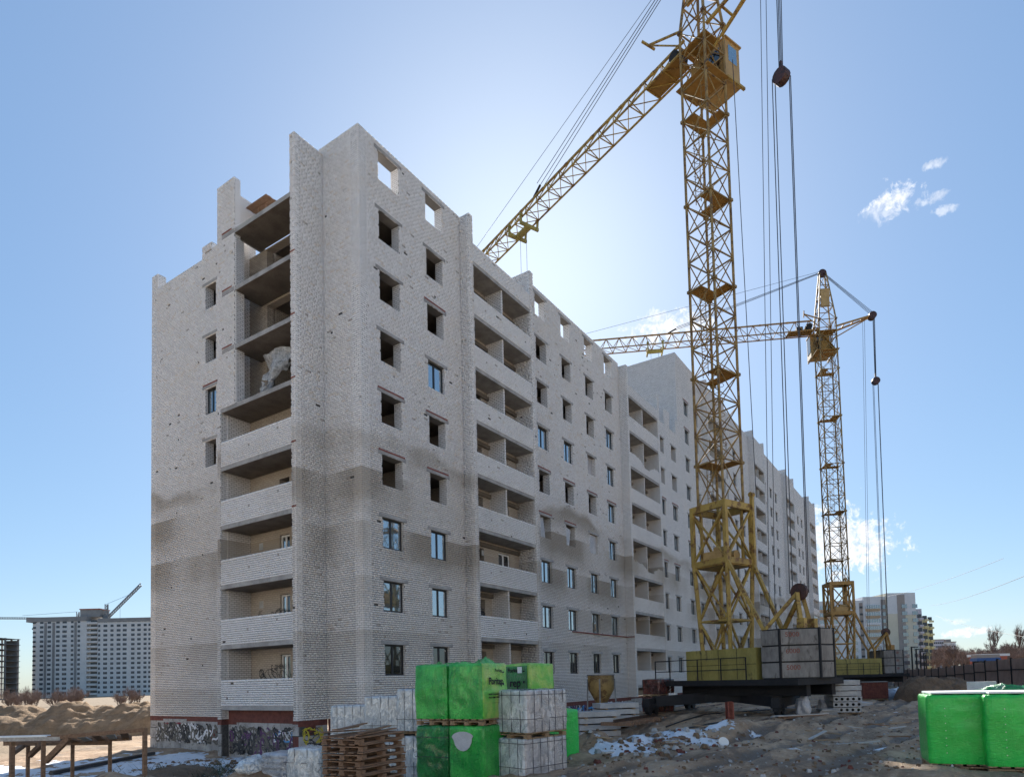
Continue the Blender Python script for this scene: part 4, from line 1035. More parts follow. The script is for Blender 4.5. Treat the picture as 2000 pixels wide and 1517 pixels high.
# --- stack of empty wooden pallets
pp = thing('wooden_pallet', 'weathered empty wooden pallet in the tall pallet stack', 'pallet', (0, 0, 0), 0, 'stack of empty pallets')
pallet_parts(pp, 1.2, .85, 0, 'wood_old')
px0 = on(712, 11.6); zt = .43; npal = max(6, int(round((zt-px0.z)/.126)))
for i in range(npal):
    q = pp if i == 0 else dup(pp)
    q.location = (px0.x+random.uniform(-.05, .05), px0.y+random.uniform(-.05, .05), px0.z-.03+(.126)*i); q.rotation_euler = (random.uniform(-.012, .012), random.uniform(-.012, .012), R(8)+random.uniform(-.07, .07))
for i in range(6):
    b = MB().box(-.6, .6, -.05, .05, 0, .02).obj('loose_board', 'wood_old'); b.location = (px0.x+random.uniform(-.25, .25), px0.y+random.uniform(-.3, .3), px0.z-.03+(.126)*npal+.022*i); b.rotation_euler = (0, random.uniform(-.03, .03), R(8)+random.uniform(-.5, .5))
    tag(b, 'loose weathered board lying on top of the pallet stack', 'board', 'boards on the pallet stack')
# --- right hand green packs on the road side
for i, (px_, dp, lb) in enumerate(((1868, 11.1, 'bright green film-wrapped block pack with snow on its lid, roadside, nearer the concrete panels'), (1982, 10.6, 'bright green film-wrapped block pack, roadside, the one farther from the concrete panels'))):
    x, y = stack_xy(px_, dp); z = zg(x, y, False)-.05
    q = pack('block_pack', lb, 'block pack', (x, y, z), R(9), .98, .98, 1.24, 'film_green_right', 70+i, amp=.008, bulge=.015)
    sn = MB(); sn.prism([(-.44+.9*0, -.42), (.44, -.40), (.42, .43), (-.43, .41)], 1.262, 1.29); sn.obj('snow_cover', 'snow', q)
    dts = MB()
    for k in range(7):
        for yy in (-.33, .24): dts.box(-.526, -.52, yy-.005, yy+.005, .3+.12*k, .31+.12*k)
    dts.obj('film_vent', 'frame_white', q)
for i, (px_, dp, w_, h_, mt, lb) in enumerate(((1893, 17.5, .55, 1.25, 'film_green_right', 'small bright green printed pack standing behind the loose grey blocks'), (1975, 15.2, 1.25, 1.33, 'film_green_dark', 'dark green loosely wrapped printed pack behind the roadside packs'))):
    x, y = stack_xy(px_, dp); q = pack('block_pack', lb, 'block pack', (x, y, zg(x, y, False)-.05), R(12), .8, w_, h_, mt, 80+i, amp=.03, peak=.2 if i else 0)
    prints(q, .8, w_, h_-.13, .125, '-x', [('rep', .16, .05, h_-.35), ('Poritep', .12, .2, .5)] if i else [('rep', .14, .1, .92)])
bm = MB().box(-.30, .30, -.125, .125, 0, .25).mesh('aerated_block', 'grey_block')
for (px_, dp, n) in ((1866, 16.2, 5), (1903, 15.8, 4), (1918, 16.4, 6), (1932, 16.0, 5)):
    p = on(px_, dp)
    for k in range(n):
        b = put('aerated_block', bm, None, (p.x+random.uniform(-.05, .05), p.y+random.uniform(-.06, .06), p.z-.03+.252*k), R(100)+random.uniform(-.25, .25)); tag(b, 'loose grey aerated concrete block stacked beside the small green pack', 'block', 'loose grey blocks')
# --- concrete lintel beams in two stacks with timber spacers
bmm = MB().box(-1.0, 1.0, -.12, .12, 0, .23).mesh('lintel_beam', 'concrete_pale'); spm = MB().box(-.06, .06, -.62, .62, 0, .06).mesh('spacer_batten', 'wood')
for si, (px_, dp, rz_) in enumerate(((1164, 30.5, -42), (1203, 32.0, -42))):
    p = on(px_, dp); c, s_ = math.cos(R(rz_)), math.sin(R(rz_))
    for L in range(4):
        for j in range(4):
            off = -.39+.26*j; b = put('lintel_beam', bmm, None, (p.x-s_*off, p.y+c*off, p.z+.10+.30*L), R(rz_)); tag(b, 'grey concrete lintel beam in the %s of two stacks near the hopper' % ('first, larger looking' if si == 0 else 'second, partly hidden'), 'concrete beam', 'stacked lintel beams')
        for xo in (-.7, .7):
            b = put('spacer_batten', spm, None, (p.x+c*xo, p.y+s_*xo, p.z+.03+.30*L), R(rz_)); tag(b, 'short timber batten between the stacked concrete lintel beams', 'batten', 'battens between beams')
# --- concrete skip (hopper) on legs
p = on(1176, 35.5)
hp = thing('concrete_hopper', 'rusty yellow cone shaped concrete hopper on legs beside the graffiti plinth', 'hopper', p, R(20))
prof = [(.70, 2.55), (.72, 2.5), (.70, 1.75), (.22, .85), (.16, .7)]; hm = MB(); n = 24
for r_, z in prof:
    for i in range(n): a = 2*math.pi*i/n; hm.v.append((r_*math.cos(a), r_*math.sin(a), z))
for j in range(len(prof)-1):
    for i in range(n): a = j*n+i; b = j*n+(i+1) % n; hm.f.append((a, b, b+n, a+n)); hm.m.append(0)
hm.obj('hopper_bowl', 'mast', hp, True)
MB().box(-.2, .2, -.2, .2, .5, .72).obj('discharge_gate', 'steel_grey', hp)
for a in (0, 1.57, 3.14, 4.71): MB().bar((.72*math.cos(a), .72*math.sin(a), 2.3), (.8*math.cos(a), .8*math.sin(a), -.03), .07).obj('leg', 'steel_grey', hp)
rg = MB()
for i in range(20): a = 2*math.pi*i/20; b = 2*math.pi*(i+1)/20; rg.bar((.74*math.cos(a), .74*math.sin(a), 2.52), (.74*math.cos(b), .74*math.sin(b), 2.52), .06)
rg.obj('rim', 'steel_grey', hp)
# --- red facing bricks wrapped in film, two tiers
film('film_brick', (.05, .012, .01), (.13, .03, .022), (.30, .26, .26), 2.0, .25, .7)
p = on(1286, 34.6)
for k in range(2):
    pack('brick_pack', 'dark red facing bricks in shiny film by the facade, '+('upper tier with torn side' if k else 'lower tier on the ground'), 'brick pack', (p.x+.05*k, p.y-.03*k, p.z-.03+.92*k), R(-20+3*k), 1.25, 1.1, .9, 'film_brick', 90+k, amp=.03)
tp = MB()
for i in range(6): tp.quad((0, .02*i, 0+.14*i), (.1, .05, .02+.14*i), (.12, .02, .13+.14*i), (.02, -.03, .12+.14*i))
q = tp.obj('torn_film', 'film_white'); q.location = (p.x-.05, p.y-.68, p.z+.9); q.rotation_euler = (0, 0, -.6); tag(q, 'torn strips of silvery film fluttering on the red brick pack', 'plastic film')
# --- hollow-core slabs
def slab_mesh(L, wd, h, holes):
    mb = MB(); mb.quad((0,0,0), (L,0,0), (L,0,h), (0,0,h)); mb.quad((0,wd,0), (L,wd,0), (L,wd,h), (0,wd,h)); mb.quad((0,0,h), (L,0,h), (L,wd,h), (0,wd,h)); mb.quad((0,0,0), (L,0,0), (L,wd,0), (0,wd,0)); mb.quad((L,0,0), (L,wd,0), (L,wd,h), (L,0,h))
    if not holes: mb.quad((0,0,0), (0,wd,0), (0,wd,h), (0,0,h)); return mb.mesh('hollow_core_panel', 'concrete_pale')
    c = wd/5
    for i in range(5):
        cy, cz = c*(i+.5), h/2; a = [(math.cos(k*math.pi/4), math.sin(k*math.pi/4)) for k in range(8)]
        out = [(0, cy+c/2*max(-1, min(1, p[0]*1.42)), cz+h/2*max(-1, min(1, p[1]*1.42))) for p in a]; inn = [(0, cy+.066*p[0], cz+.066*p[1]) for p in a]; dp = [(.5, q[1], q[2]) for q in inn]
        for k in range(8): j = (k+1) % 8; mb.quad(out[k], out[j], inn[j], inn[k]); mb.quad(inn[k], inn[j], dp[j], dp[k], 1)
        i0 = len(mb.v); mb.v += dp; mb.f.append(tuple(range(i0, i0+8))); mb.m.append(1)
    return mb.mesh('hollow_core_panel', ['concrete_pale', 'mortar'])
sA, sB = slab_mesh(2.4, 1.19, .215, True), slab_mesh(2.4, 1.19, .215, False)
p = on(1650, 30.5)
for k in range(6):
    q = put('hollow_core_panel', sA if k < 3 else sB, None, (p.x-.2+random.uniform(-.03, .03), p.y-.75+random.uniform(-.03, .03), p.z+.08+.25*k), R(18)+random.uniform(-.015, .015))
    tag(q, ['hollow-core concrete floor panel with round holes, %s of the stack beside red bricks' % ('bottom', 'second', 'third')[k] if k < 3 else 'solid concrete panel, %s of the stack beside red bricks' % ('fourth from the ground', 'fifth from the ground', 'topmost')[k-3]][0], 'concrete panel')
    if k:
        for yo in (.2, .9):
            b = MB().box(0, 2.2, -.03, .03, 0, .034).obj('spacer_batten', 'wood'); b.location = (p.x-.2-math.sin(R(18))*yo+.06, p.y-.75+math.cos(R(18))*yo, p.z+.08+.25*k-.035); b.rotation_euler = (0, 0, R(18)); tag(b, 'thin timber batten between the stacked concrete floor panels', 'batten', 'battens between floor panels')
b = thing('wooden_pallet', 'flat timber base under the concrete floor panel stack', 'pallet', (p.x+.8, p.y+.1, p.z-.06), R(18)); pallet_parts(b, 2.3, 1.4)
q = put('hollow_core_panel', sB, None, on(1706, 37, -.02), R(28)); tag(q, 'single concrete panel lying flat on the mud beside the red brick cube', 'concrete panel')
# --- pallet of perforated red bricks
p = on(1710, 44)
rb = thing('brick_cube', 'cube of perforated red bricks under a black sheet beside the concrete panels', 'brick pack', p, R(10))
pallet_parts(rb, 1.5, 1.5); bb = MB(); pale = random.Random(4)
for L in range(10):
    for i in range(12):
        z = .15+.105*L
        bb.box(-.77+pale.uniform(-.012, .012), -.5, -.75+.125*i, -.75+.125*i+.115, z, z+.096); bb.box(-.49+.1*i, -.49+.1*i+.092, -.76+pale.uniform(-.012, .012), -.62, z, z+.096)
kind(bb.obj('brick_courses', 'red_brick', rb), 'stuff'); MB().box(-.7, .75, -.7, .75, .15, 1.19).obj('brick_core', 'red_brick', rb)
MB().box(-.8, .8, -.8, .8, 1.2, 1.24).obj('cover_sheet', 'black_plastic', rb)
# --- red steel post, plank pile, loose stuff
p = on(1426, 25.5)
q = MB().box(-.12, .12, -.07, .07, -.05, .88).box(-.16, .16, -.09, .09, -.06, .02).box(-.12, -.10, -.12, .12, 0, .86).box(.10, .12, -.12, .12, 0, .86).obj('steel_post', 'rust_red'); q.location = p; q.rotation_euler = (0, .03, .7); tag(q, 'short rust red steel column standing in front of the crane undercarriage', 'steel post')
p = on(1560, 28)
for k in range(11):
    q = MB().box(-1.25, 1.25, -.07, .07, 0, .045).obj('plank', 'wood_pale' if k > 5 else 'wood_old'); q.location = (p.x+random.uniform(-.2, .2), p.y+.15*(k % 4)-.25, p.z+.01+.05*(k//4)); q.rotation_euler = (0, 0, R(-35)+random.uniform(-.06, .06)); tag(q, 'snow dusted plank in the low pile before the crane', 'plank', 'low pile of planks')
p = on(1616, 29.5)
for k in range(4):
    q = MB().box(-.5, .5, -.35, .35, 0, .07).obj('concrete_plate', 'concrete'); q.location = (p.x+random.uniform(-.05, .05), p.y+random.uniform(-.05, .05), p.z+.075*k); q.rotation_euler = (0, 0, R(15)+random.uniform(-.2, .2)); tag(q, 'thin concrete slab in the low heap beside the floor panels', 'concrete slab', 'thin slabs in a heap')
p = on(1140, 26)
for k in range(16):
    q = MB().tube((-1.3, 0, 0), (1.3, 0, 0), .025, 6).obj('reinforcing_bar', 'rail_steel'); q.location = (p.x+random.uniform(-.1, .1), p.y+.05*(k % 8)-.2, p.z+.08+.05*(k//8)+.1); q.rotation_euler = (0, -.06, R(8)+random.uniform(-.05, .05)); tag(q, 'rusty reinforcing bar in the bundle under the lintel beams', 'steel bar', 'bundle of reinforcing bars')
# plastic-wrapped motors at the crane wheels, blown film, bucket lid
def lump(name, label, cat, p, sx, sy, sz, mat, seed, am=.35, group=None):
    mb = MB(); nu, nv = 22, 12
    for j in range(nv+1):
        th = math.pi*j/nv
        for i in range(nu):
            a = 2*math.pi*i/nu; v = Vector((math.sin(th)*math.cos(a), math.sin(th)*math.sin(a), math.cos(th)))
            k = 1+am*fbm(v.x*1.8+seed, v.y*1.8, v.z*1.8, 4); mb.v.append((v.x*sx*k, v.y*sy*k, v.z*sz*k))
    for j in range(nv):
        for i in range(nu): a = j*nu+i; b = j*nu+(i+1) % nu; mb.f.append((a, a+nu, b+nu, b)); mb.m.append(0)
    o = mb.obj(name, mat, None, True); o.location = p; tag(o, label, cat, group); return o
for px_, dp, s_, lb in ((1570, 29.2, .5, 'crumpled clear plastic wrapped round a motor at the near crane wheel'), (1607, 31, .36, 'crumpled clear plastic over a drum behind the crane wheel')): lump('plastic_wrapping', lb, 'plastic film', on(px_, dp, s_*.7), s_*.75, s_*.6, s_*1.05, 'film_clear', dp)
lump('plastic_heap', 'crumpled transparent plastic heap on the earth berm by the timber railing', 'plastic film', on(225, 11.6, -.02), .75, .45, .34, 'film_white', 5)
lump('plastic_heap', 'scrap of white film beside the cement bags', 'plastic film', on(497, 13.4, .0), .35, .25, .22, 'film_white', 8)
for i, (px_, dp, lb, mt) in enumerate(((1742, 46, 'grey rubbish sack beside the red brick cube', 'film_bag'), (1757, 47, 'white rubbish sack next to the brown earth mound', 'film_white'), (1768, 45, 'crimson rag lying with the white rubbish sacks', 'paint_red'), (1776, 52, 'heap of snow and white film at the foot of the fence', 'snow'))): lump('rubbish_sack' if i < 2 else ('rag' if i == 2 else 'snow_heap'), lb, 'rubbish' if i < 3 else 'snow heap', on(px_, dp, .15), (.7, .8, .5, 2.0)[i], (.6, .7, .4, 1.2)[i], (.5, .5, .4, .55)[i], mt, 3.3*i)
q = MB().tube((0, 0, 0), (0, 0, .03), .13, 20).obj('bucket_lid', 'frame_white'); q.location = on(1411, 16.4, .10); q.rotation_euler = (R(60), 0, R(-50)); tag(q, 'round white bucket lid stuck upright in the muddy bank', 'lid')
# --- heaps of earth and sand
def heap(name, label, cat, c, L, Wd, H, rz, mat, seed, lump_=.25, kd=None):
    mb = MB(); nu, nv = 170, 60
    for j in range(nv+1):
        for i in range(nu+1):
            u_, v_ = i/nu*2-1, j/nv*2-1; x, y = u_*L, v_*Wd
            e = max(0, 1-(abs(u_)**4+abs(v_)**1.7)); z = H*(e**.75)*(1+lump_*fbm(x*.28+seed, y*.28, 2, 5)) + ((.16*H*abs(fbm(x*.9+seed, y*.9, 5, 5))+.05*H*fbm(x*2.6, y*2.6, 7, 4)) if e > 0 else 0)
            mb.v.append((x, y, z-.12))
    for j in range(nv):
        for i in range(nu): a = j*(nu+1)+i; mb.f.append((a, a+1, a+nu+2, a+nu+1)); mb.m.append(0)
    o = mb.obj(name, mat, None, True); o.location = c; o.rotation_euler = (0, 0, rz); tag(o, label, cat); return o
c = at(110, 1400, 52); heap('sand_pile', 'long pile of pale yellow sand beyond the timber railing', 'sand pile', (c.x, c.y, -2.1), 21, 3.6, 2.1, R(-58), 'sand', 3, .45)
c = at(1835, 1330, 42); heap('earth_mound', 'brown earth mound in front of the brown fence', 'earth mound', (c.x, c.y, zg(c.x, c.y, False)), 2.7, 2.0, 1.45, R(-60), 'dirt', 9)
c = at(330, 1400, 24.5); heap('earth_mound', 'low mound of dark soil and weeds against the graffiti plinth', 'earth mound', (c.x, c.y, zg(c.x, c.y, False)), 2.6, 1.6, .5, R(40), 'dirt', 14)
# --- timber railing on the left
tr = thing('timber_railing', 'rough brown timber railing with diagonal brace in front of the sand pile', 'railing', (0, 0, 0))
def seg(name, a, b, w, mat='wood_old', h=None): return MB().bar(a, b, w, h).obj(name, mat, tr)
D1 = 13.4
for px_, y0, w in ((283, 1421, .07), (215, 1446, .058), (142, 1446, .058), (85, 1440, .065), (55, 1446, .06), (24, 1448, .08)):
    dd = D1 if px_ in (283, 85, 24) else D1+1.0
    a = at(px_, y0, dd); seg('post', (a.x, a.y, zg(a.x, a.y, False)-.2), a, w)
seg('rail', at(-40, 1444, D1), at(120, 1441, D1), .10, 'wood_pale', .075); seg('rail', at(85, 1441, D1), at(284, 1424, D1), .09, 'wood_old', .08)
seg('rail', at(10, 1450, D1+1), at(255, 1440, D1+1), .11); seg('rail', at(20, 1452, D1+.6), at(215, 1450, D1+1), .08)
seg('brace', at(88, 1487, D1), at(135, 1440, D1), .10); seg('brace', at(58, 1475, D1+1), at(82, 1452, D1+.5), .09); seg('brace', at(24, 1470, D1), at(52, 1450, D1+1), .09)
for k in range(5): a = at(130+28*k, 1441-3.0*k, D1); b = at(150+24*k, 1448-2*k, D1+1); seg('board', a, b, .14, 'wood_pale' if k % 2 else 'wood_old', .03)
sn = MB(); a = at(-30, 1441, D1); b = at(95, 1438, D1); sn.bar(a+Vector((0, 0, .02)), b+Vector((0, 0, .02)), .13, .035); sn.obj('snow_cap', 'snow', tr)
q = MB(); a = at(100, 1478, 26); b = at(300, 1456, 33); q.tube((a.x, a.y, -1.98), (b.x, b.y, -1.98), .1, 10); q.obj('water_pipe', 'black_plastic'); tag(COL.objects['water_pipe'], 'black water pipe lying on the sandy ground behind the railing', 'pipe')
# rubble scattered over the site and weeds by the plinth
rk = random.Random(11); mb = MB()
def stone(mb, x, y, z, s):
    a = rk.uniform(0, 6.3); i = len(mb.v)
    pts = [(math.cos(a+k*1.257)*s*rk.uniform(.6, 1.1), math.sin(a+k*1.257)*s*rk.uniform(.6, 1.1)) for k in range(5)]
    mb.v += [(x+p[0], y+p[1], z-.02) for p in pts] + [(x+p[0]*.6, y+p[1]*.6, z+s*rk.uniform(.35, .7)) for p in pts]
    mt = rk.choice((0, 0, 0, 0, 0, 1, 1, 2, 3)); mb.f += [tuple(range(i+5, i+10))] + [(i+k, i+(k+1) % 5, i+5+(k+1) % 5, i+5+k) for k in range(5)]; mb.m += [mt]*6
for k in range(3000):
    dp = 10.5+30*rk.random()**1.6; px_ = rk.uniform(1080, 1990) if rk.random() < .75 else rk.uniform(100, 700)
    p = at(px_, 1400, dp); s = rk.choice((.015, .02, .03, .03, .04, .06)) * (1.6 if rk.random() < .05 else 1)
    if -.7 < p.y: continue
    stone(mb, p.x, p.y, zg(p.x, p.y), s)
for k in range(260):
    p = at(rk.gauss(1270, 90), 1400, rk.uniform(14.5, 19)); stone(mb, p.x, p.y, zg(p.x, p.y), rk.choice((.05, .08, .12)))
for k in range(420):
    p = at(rk.uniform(280, 560), 1400, rk.uniform(23, 30));
    if p.x < -1.8 or p.y > 18: stone(mb, p.x, p.y, zg(p.x, p.y), rk.choice((.05, .08, .14)))
kind(tag(mb.obj('rubble', ['dirt', 'concrete', 'concrete_pale', 'red_brick']), 'loose stones, brick bits and concrete crumbs strewn over the mud', 'rubble'), 'stuff')
mb = MB()
for k in range(900):
    p = at(rk.gauss(400, 60), 1400, rk.uniform(23.5, 27.5)); z = zg(p.x, p.y)
    if p.x > -1.75: continue
    a = rk.uniform(0, 6.3); L = rk.uniform(.2, .6); w = .014; d = Vector((math.cos(a), math.sin(a), rk.uniform(.15, .9))).normalized()*L; s_ = Vector((-math.sin(a), math.cos(a), 0))*w
    b = Vector((p.x, p.y, z)); mb.quad(b-s_, b+s_, b+d+s_*.3, b+d-s_*.3)
kind(tag(mb.obj('dead_weeds', 'weed'), 'tangle of dark dead weeds and twigs beside the graffiti plinth', 'weeds'), 'stuff')
for k in range(34):
    p = on(rk.uniform(1170, 1760), rk.uniform(15, 27), .03); L = rk.uniform(.4, 1.1)
    q = MB().box(-L/2, L/2, -.05, .05, 0, .03).obj('board_scrap', rk.choice(('wood_old', 'wood_pale', 'wood'))); q.location = p; q.rotation_euler = (rk.uniform(-.1, .1), rk.uniform(-.15, .15), rk.uniform(0, 3.1)); tag(q, 'scrap of broken board trodden into the mud near the road bank', 'board', 'board scraps on the mud')
for a, b in (((1230, 1416), (1430, 1404)), ((1230, 1440), (1420, 1425)), ((1300, 1398), (1560, 1385))):
    pts = []
    for k in range(15):
        s_ = k/14; y_ = a[1]+(b[1]-a[1])*s_; dp = 1.88*FPX/(y_-1318); p = at(a[0]+(b[0]-a[0])*s_, y_, dp); pts.append(Vector((p.x+.15*fbm(k*.7, a[0], 1), p.y+.2*fbm(k*.6, a[1], 2), zg(p.x, p.y, False)+.06)))
    mb = MB(); [mb.tube(u_, v_, .035, 6) for u_, v_ in zip(pts, pts[1:])]
    o = mb.obj('site_cable', 'black_plastic'); tag(o, 'black power cable snaking over the ground %s' % ('before the rails' if a[1] == 1416 else 'behind the muddy bank' if a[1] == 1440 else 'under the crane undercarriage'), 'cable')

# ------------------------------------------------------------------ fence and surroundings on the right
def fence(name, label, a, b, n, h, mat, zt=None):
    f = thing(name, label, 'fence', (0, 0, 0)); a = Vector(a); b = Vector(b); d = (b-a)/n; rz = math.atan2(d.y, d.x); L = d.length
    pm_ = MB().box(0, L-.02, -.02, .02, .1, h); 
    x = .1
    while x < L-.1: pm_.box(x, x+.1, -.045, -.02, .1, h); x += .25
    pm_ = pm_.mesh('fence_panel', mat); po = MB().box(-.06, .06, -.09, .03, -.3, h+.08).mesh('fence_post', 'black_steel'); rl = MB().box(0, L, -.075, -.046, h*.62, h*.62+.07).mesh('fence_rail', 'black_steel')
    for i in range(n):
        p = a+d*i; z = zg(p.x, p.y, False)
        put('fence_panel', pm_, f, (p.x, p.y, z), rz); put('fence_post', po, f, (p.x, p.y, z), rz); put('fence_rail', rl, f, (p.x, p.y, z), rz)
    return f
pa, pb_ = at(1745, 1300, 83), at(2040, 1290, 40); fence('site_fence', 'brown sheet metal site fence with dark posts in front of bare trees', pa.xy.to_3d(), pb_.xy.to_3d(), 17, 2.05, 'fence_panel')
pa, pb_ = at(1560, 1300, 104), at(1743, 1300, 84); fence('site_fence', 'grey sheet metal fence behind the far crane', pa.xy.to_3d(), pb_.xy.to_3d(), 10, 2.1, 'fence_grey')

# --- eleven storey apartment house beyond the far crane
DH = 268; sc = FPX/DH
hc = at(1700, 1300, DH); ang = math.atan2(_rr.y, _rr.x)
AH = thing('apartment_house', 'pale stepped apartment house with brown balcony bands beyond the far crane', 'building', (hc.x, hc.y, 0), ang)
def hx(px_): return (px_-1700)/sc
def hx2(px_, y_): return ((px_-1000)*(DH+y_)/DH-700)/sc
def hpart(name, x0, x1, y0, y1, z0, z1, mat, parent=AH): return MB().box(hx2(x0, y0), hx2(x1, y0), y0, y1, z0, z1).obj(name, mat, parent)
hpart('wall', 1598, 1692, 0, 14, -2, 30.5, 'house_white'); hpart('wall', 1692.3, 1738, -.8, 14, -2, 31.8, 'house_white'); hpart('wall', 1738.3, 1795, -1.6, 14, -2, 33.0, 'house_cream')
hpart('wall', 1738.5, 1770, -1.66, -1.61, 24.5, 32.9, 'house_white'); hpart('wall', 1770.3, 1794.8, -1.67, -1.61, 24.0, 32.9, 'house_white')
hpart('wall', 1795.3, 1806, 6, 30, -2, 27, 'house_lilac'); hpart('wall', 1806.3, 1816, 14, 40, -2, 24.5, 'house_yellow'); hpart('wall', 1816.3, 1826, 22, 50, -2, 22, 'house_yellow')
hpart('stair_strip', 1684, 1691, -.06, .1, 0, 29.5, 'house_taupe'); hpart('stair_strip', 1727, 1736.5, -.92, -.7, 0, 30.5, 'house_taupe'); hpart('stair_strip', 1759, 1774, -1.76, -1.6, 0, 32.2, 'house_taupe')
wmh = MB().box(-1, 1, -.1, .05, 0, 1.5).box(-1.06, -1, -.13, .05, -.06, 1.56).box(1, 1.06, -.13, .05, -.06, 1.56).box(-.05, .05, -.13, .05, 0, 1.5).mesh('window', 'far_glass')
wmd = MB().box(-.7, .7, -.1, .05, 0, .8).mesh('window', 'far_pane')
wms = MB().box(-.9, .9, -.1, .05, 0, 1.5).mesh('window', 'far_pane')
for k in range(10):
    z = .9+2.87*k
    for xx, y_ in ((1606, 0), (1620, 0), (1634, 0), (1660, 0), (1672, 0)): put('window', wmh, AH, (hx(xx), y_, z))
    for x0, x1, y_ in ((1602, 1640, 0), (1694, 1721, -.8)):
        b_ = MB().box(hx(x0), hx(x1), y_-.75, y_, z-.75, z+.15).obj('balcony_band', 'house_brown' if k % 3 != 1 else 'house_white', AH)
        MB().box(hx(x0)+.1, hx(x1)-.1, y_-.66, y_-.6, z+.15, z+1.5).obj('balcony_glazing', 'far_glass', b_)
        nfr = 6; fr = MB(); [fr.box(hx(x0)+(hx(x1)-hx(x0))*i/nfr-.06, hx(x0)+(hx(x1)-hx(x0))*i/nfr+.06, y_-.72, y_-.6, z+.15, z+1.5) for i in range(nfr+1)]; fr.obj('balcony_frame', 'frame_white', b_)
    put('window', wmd, AH, (hx(1687.5), -.1, z+.5)); put('window', wmh, AH, (hx(1731), -.95, z)); put('window', wmh, AH, (hx(1767), -1.8, z)); put('window', wmh, AH, (hx(1788), -1.65, z))
    if k < 9:
        for xx, y_ in ((1801, 6), (1811, 14), (1821, 22)):
            put('window', wms, AH, (hx2(xx, y_), y_, z-.6)); MB().box(hx2(xx, y_)-.4, hx2(xx+5.5, y_), y_-.9, y_, z-1.5, z-.7).obj('balcony_band', 'house_lilac' if xx == 1801 else 'house_yellow', AH)
# --- small things beyond the fence
def gable(name, label, px_, dp, w, d, h, wm, rm, z=None):
    p = at(px_, 1300, dp); z = 0 if z is None else z
    o = thing(name, label, 'building', (p.x, p.y, z), ang); MB().box(-w/2, w/2, 0, d, -2, h).obj('wall', wm, o); MB().prism([(-w/2-.4, -.4), (w/2+.4, -.4), (w/2+.4, d+.4), (-w/2-.4, d+.4)], h, h+.6).obj('roof', rm, o)
    for i in range(5):
        for k in range(int(h//3)): MB().box(-w/2+w*(i+.5)/5-.6, -w/2+w*(i+.5)/5+.6, -.06, .05, 1+3*k, 2.4+3*k).obj('window', 'far_pane', o)
    return o
gable('house', 'small pale blue far house above the bare trees, next to the stepped apartment house', 1836, 520, 8, 8, 25, 'house_lilac', 'house_taupe'); gable('house', 'small white far house with stepped roof above the bare trees', 1857, 520, 10, 8, 23, 'house_white', 'house_taupe')
MB().box(-2, 2, 1, 5, 23.6, 25.5).obj('roof', 'house_taupe', [o for o in COL.objects if o.get('label', '').startswith('small white far')][0])
gable('workshop', 'low red brick workshop behind the blue truck bed', 1945, 165, 6.0, 5, 4.2, 'house_red', 'house_white', .2)
p = at(1932, 1290, 120); o = thing('truck_trailer', 'long blue truck trailer parked behind the fence', 'trailer', (p.x, p.y, 2.25), ang); o.scale = (.85, .85, .62); MB().box(-2.6, 2.6, 0, 2.2, .7, 1.6).obj('body', 'truck_blue', o)
for xx in (-1.8, -.9, 1.6): MB().tube((xx, -.05, .4), (xx, .2, .4), .42, 12).obj('wheel', 'black_plastic', o)
MB().box(-2.5, 2.5, .2, 2.0, 1.61, 2.6).obj('load', 'house_taupe', o); MB().box(-2.4, 2.4, .4, 1.8, -2.5, .7).obj('chassis', 'black_steel', o)
for i, (px_, y0) in enumerate(((1780, 1262), (1789, 1266), (1797, 1271), (1804, 1274), (1808, 1277))):
    p = at(px_, y0, 88+3*i); q = MB().box(-.07, .07, -.07, .07, -4, 0).box(-.07, .9, -.04, .04, -.14, -.02).obj('steel_post', 'black_steel'); q.location = p; q.rotation_euler = (0, 0, ang); tag(q, 'thin dark steel post in the row behind the brown fence', 'post', 'row of posts behind the fence')
for i, (a, b, da, db, lb) in enumerate((((1818, 1182), (2060, 1100), 200, 60, 'sagging overhead wire rising from the stepped house roof'), ((1730, 1165), (1960, 1090), 220, 120, 'upper overhead wire above the stepped apartment house'), ((1828, 1202), (2050, 1250), 200, 120, 'overhead wire sinking towards the bare trees'))):
    A, B_ = at(*a, da), at(*b, db); mb = MB(); prev = A
    for k in range(1, 13):
        s_ = k/12; q = A.lerp(B_, s_); q.z -= 2.2*4*s_*(1-s_)*.35; mb.tube(prev, q, .03 if i == 0 else .035, 4); prev = q
    tag(mb.obj('overhead_wire', 'ink'), lb, 'wire')
# --- bare trees
def tree_mesh(seed, H, spread, stems=1, depth=6):
    rn = random.Random(seed); tk_, tw = MB(), MB()
    def grow(p, d, L, r, lv):
        q = p+d*L; (tk_ if lv < 2 else tw).tube(p, q, r, 5 if lv < 2 else 3, r*.68, cap=False)
        if lv >= depth: return
        for i in range(3 if lv < 3 else 4):
            v = Vector((rn.gauss(0, 1), rn.gauss(0, 1), rn.gauss(0, .8))); nd = (d*rn.uniform(.7, 1.4) + v.normalized()*spread*rn.uniform(.3, 1.0)+Vector((0, 0, .28))).normalized()
            grow(p+d*L*rn.uniform(.4, 1.0), nd, L*rn.uniform(.5, .92), max(.012, r*.6), lv+1)
    for s_ in range(stems):
        a = 6.28*s_/stems+rn.random(); lean = .06 if stems == 1 else rn.uniform(.25, .8)
        grow(Vector((math.cos(a)*.1*(stems > 1), math.sin(a)*.1*(stems > 1), -.4)), Vector((math.cos(a)*lean, math.sin(a)*lean, 1)).normalized(), H*(.30 if stems == 1 else .26), H*.016, 0 if stems == 1 else 1)
    return tk_.mesh('trunk', 'bark'), tw.mesh('crown', 'twig')
TP = [tree_mesh(1, 9, .75), tree_mesh(2, 8, .9), tree_mesh(5, 10, .55), tree_mesh(8, 7, .8, 5)]
TL = ['wide bare tree', 'spreading bare tree', 'tall slim bare tree', 'bare many-stemmed shrub']
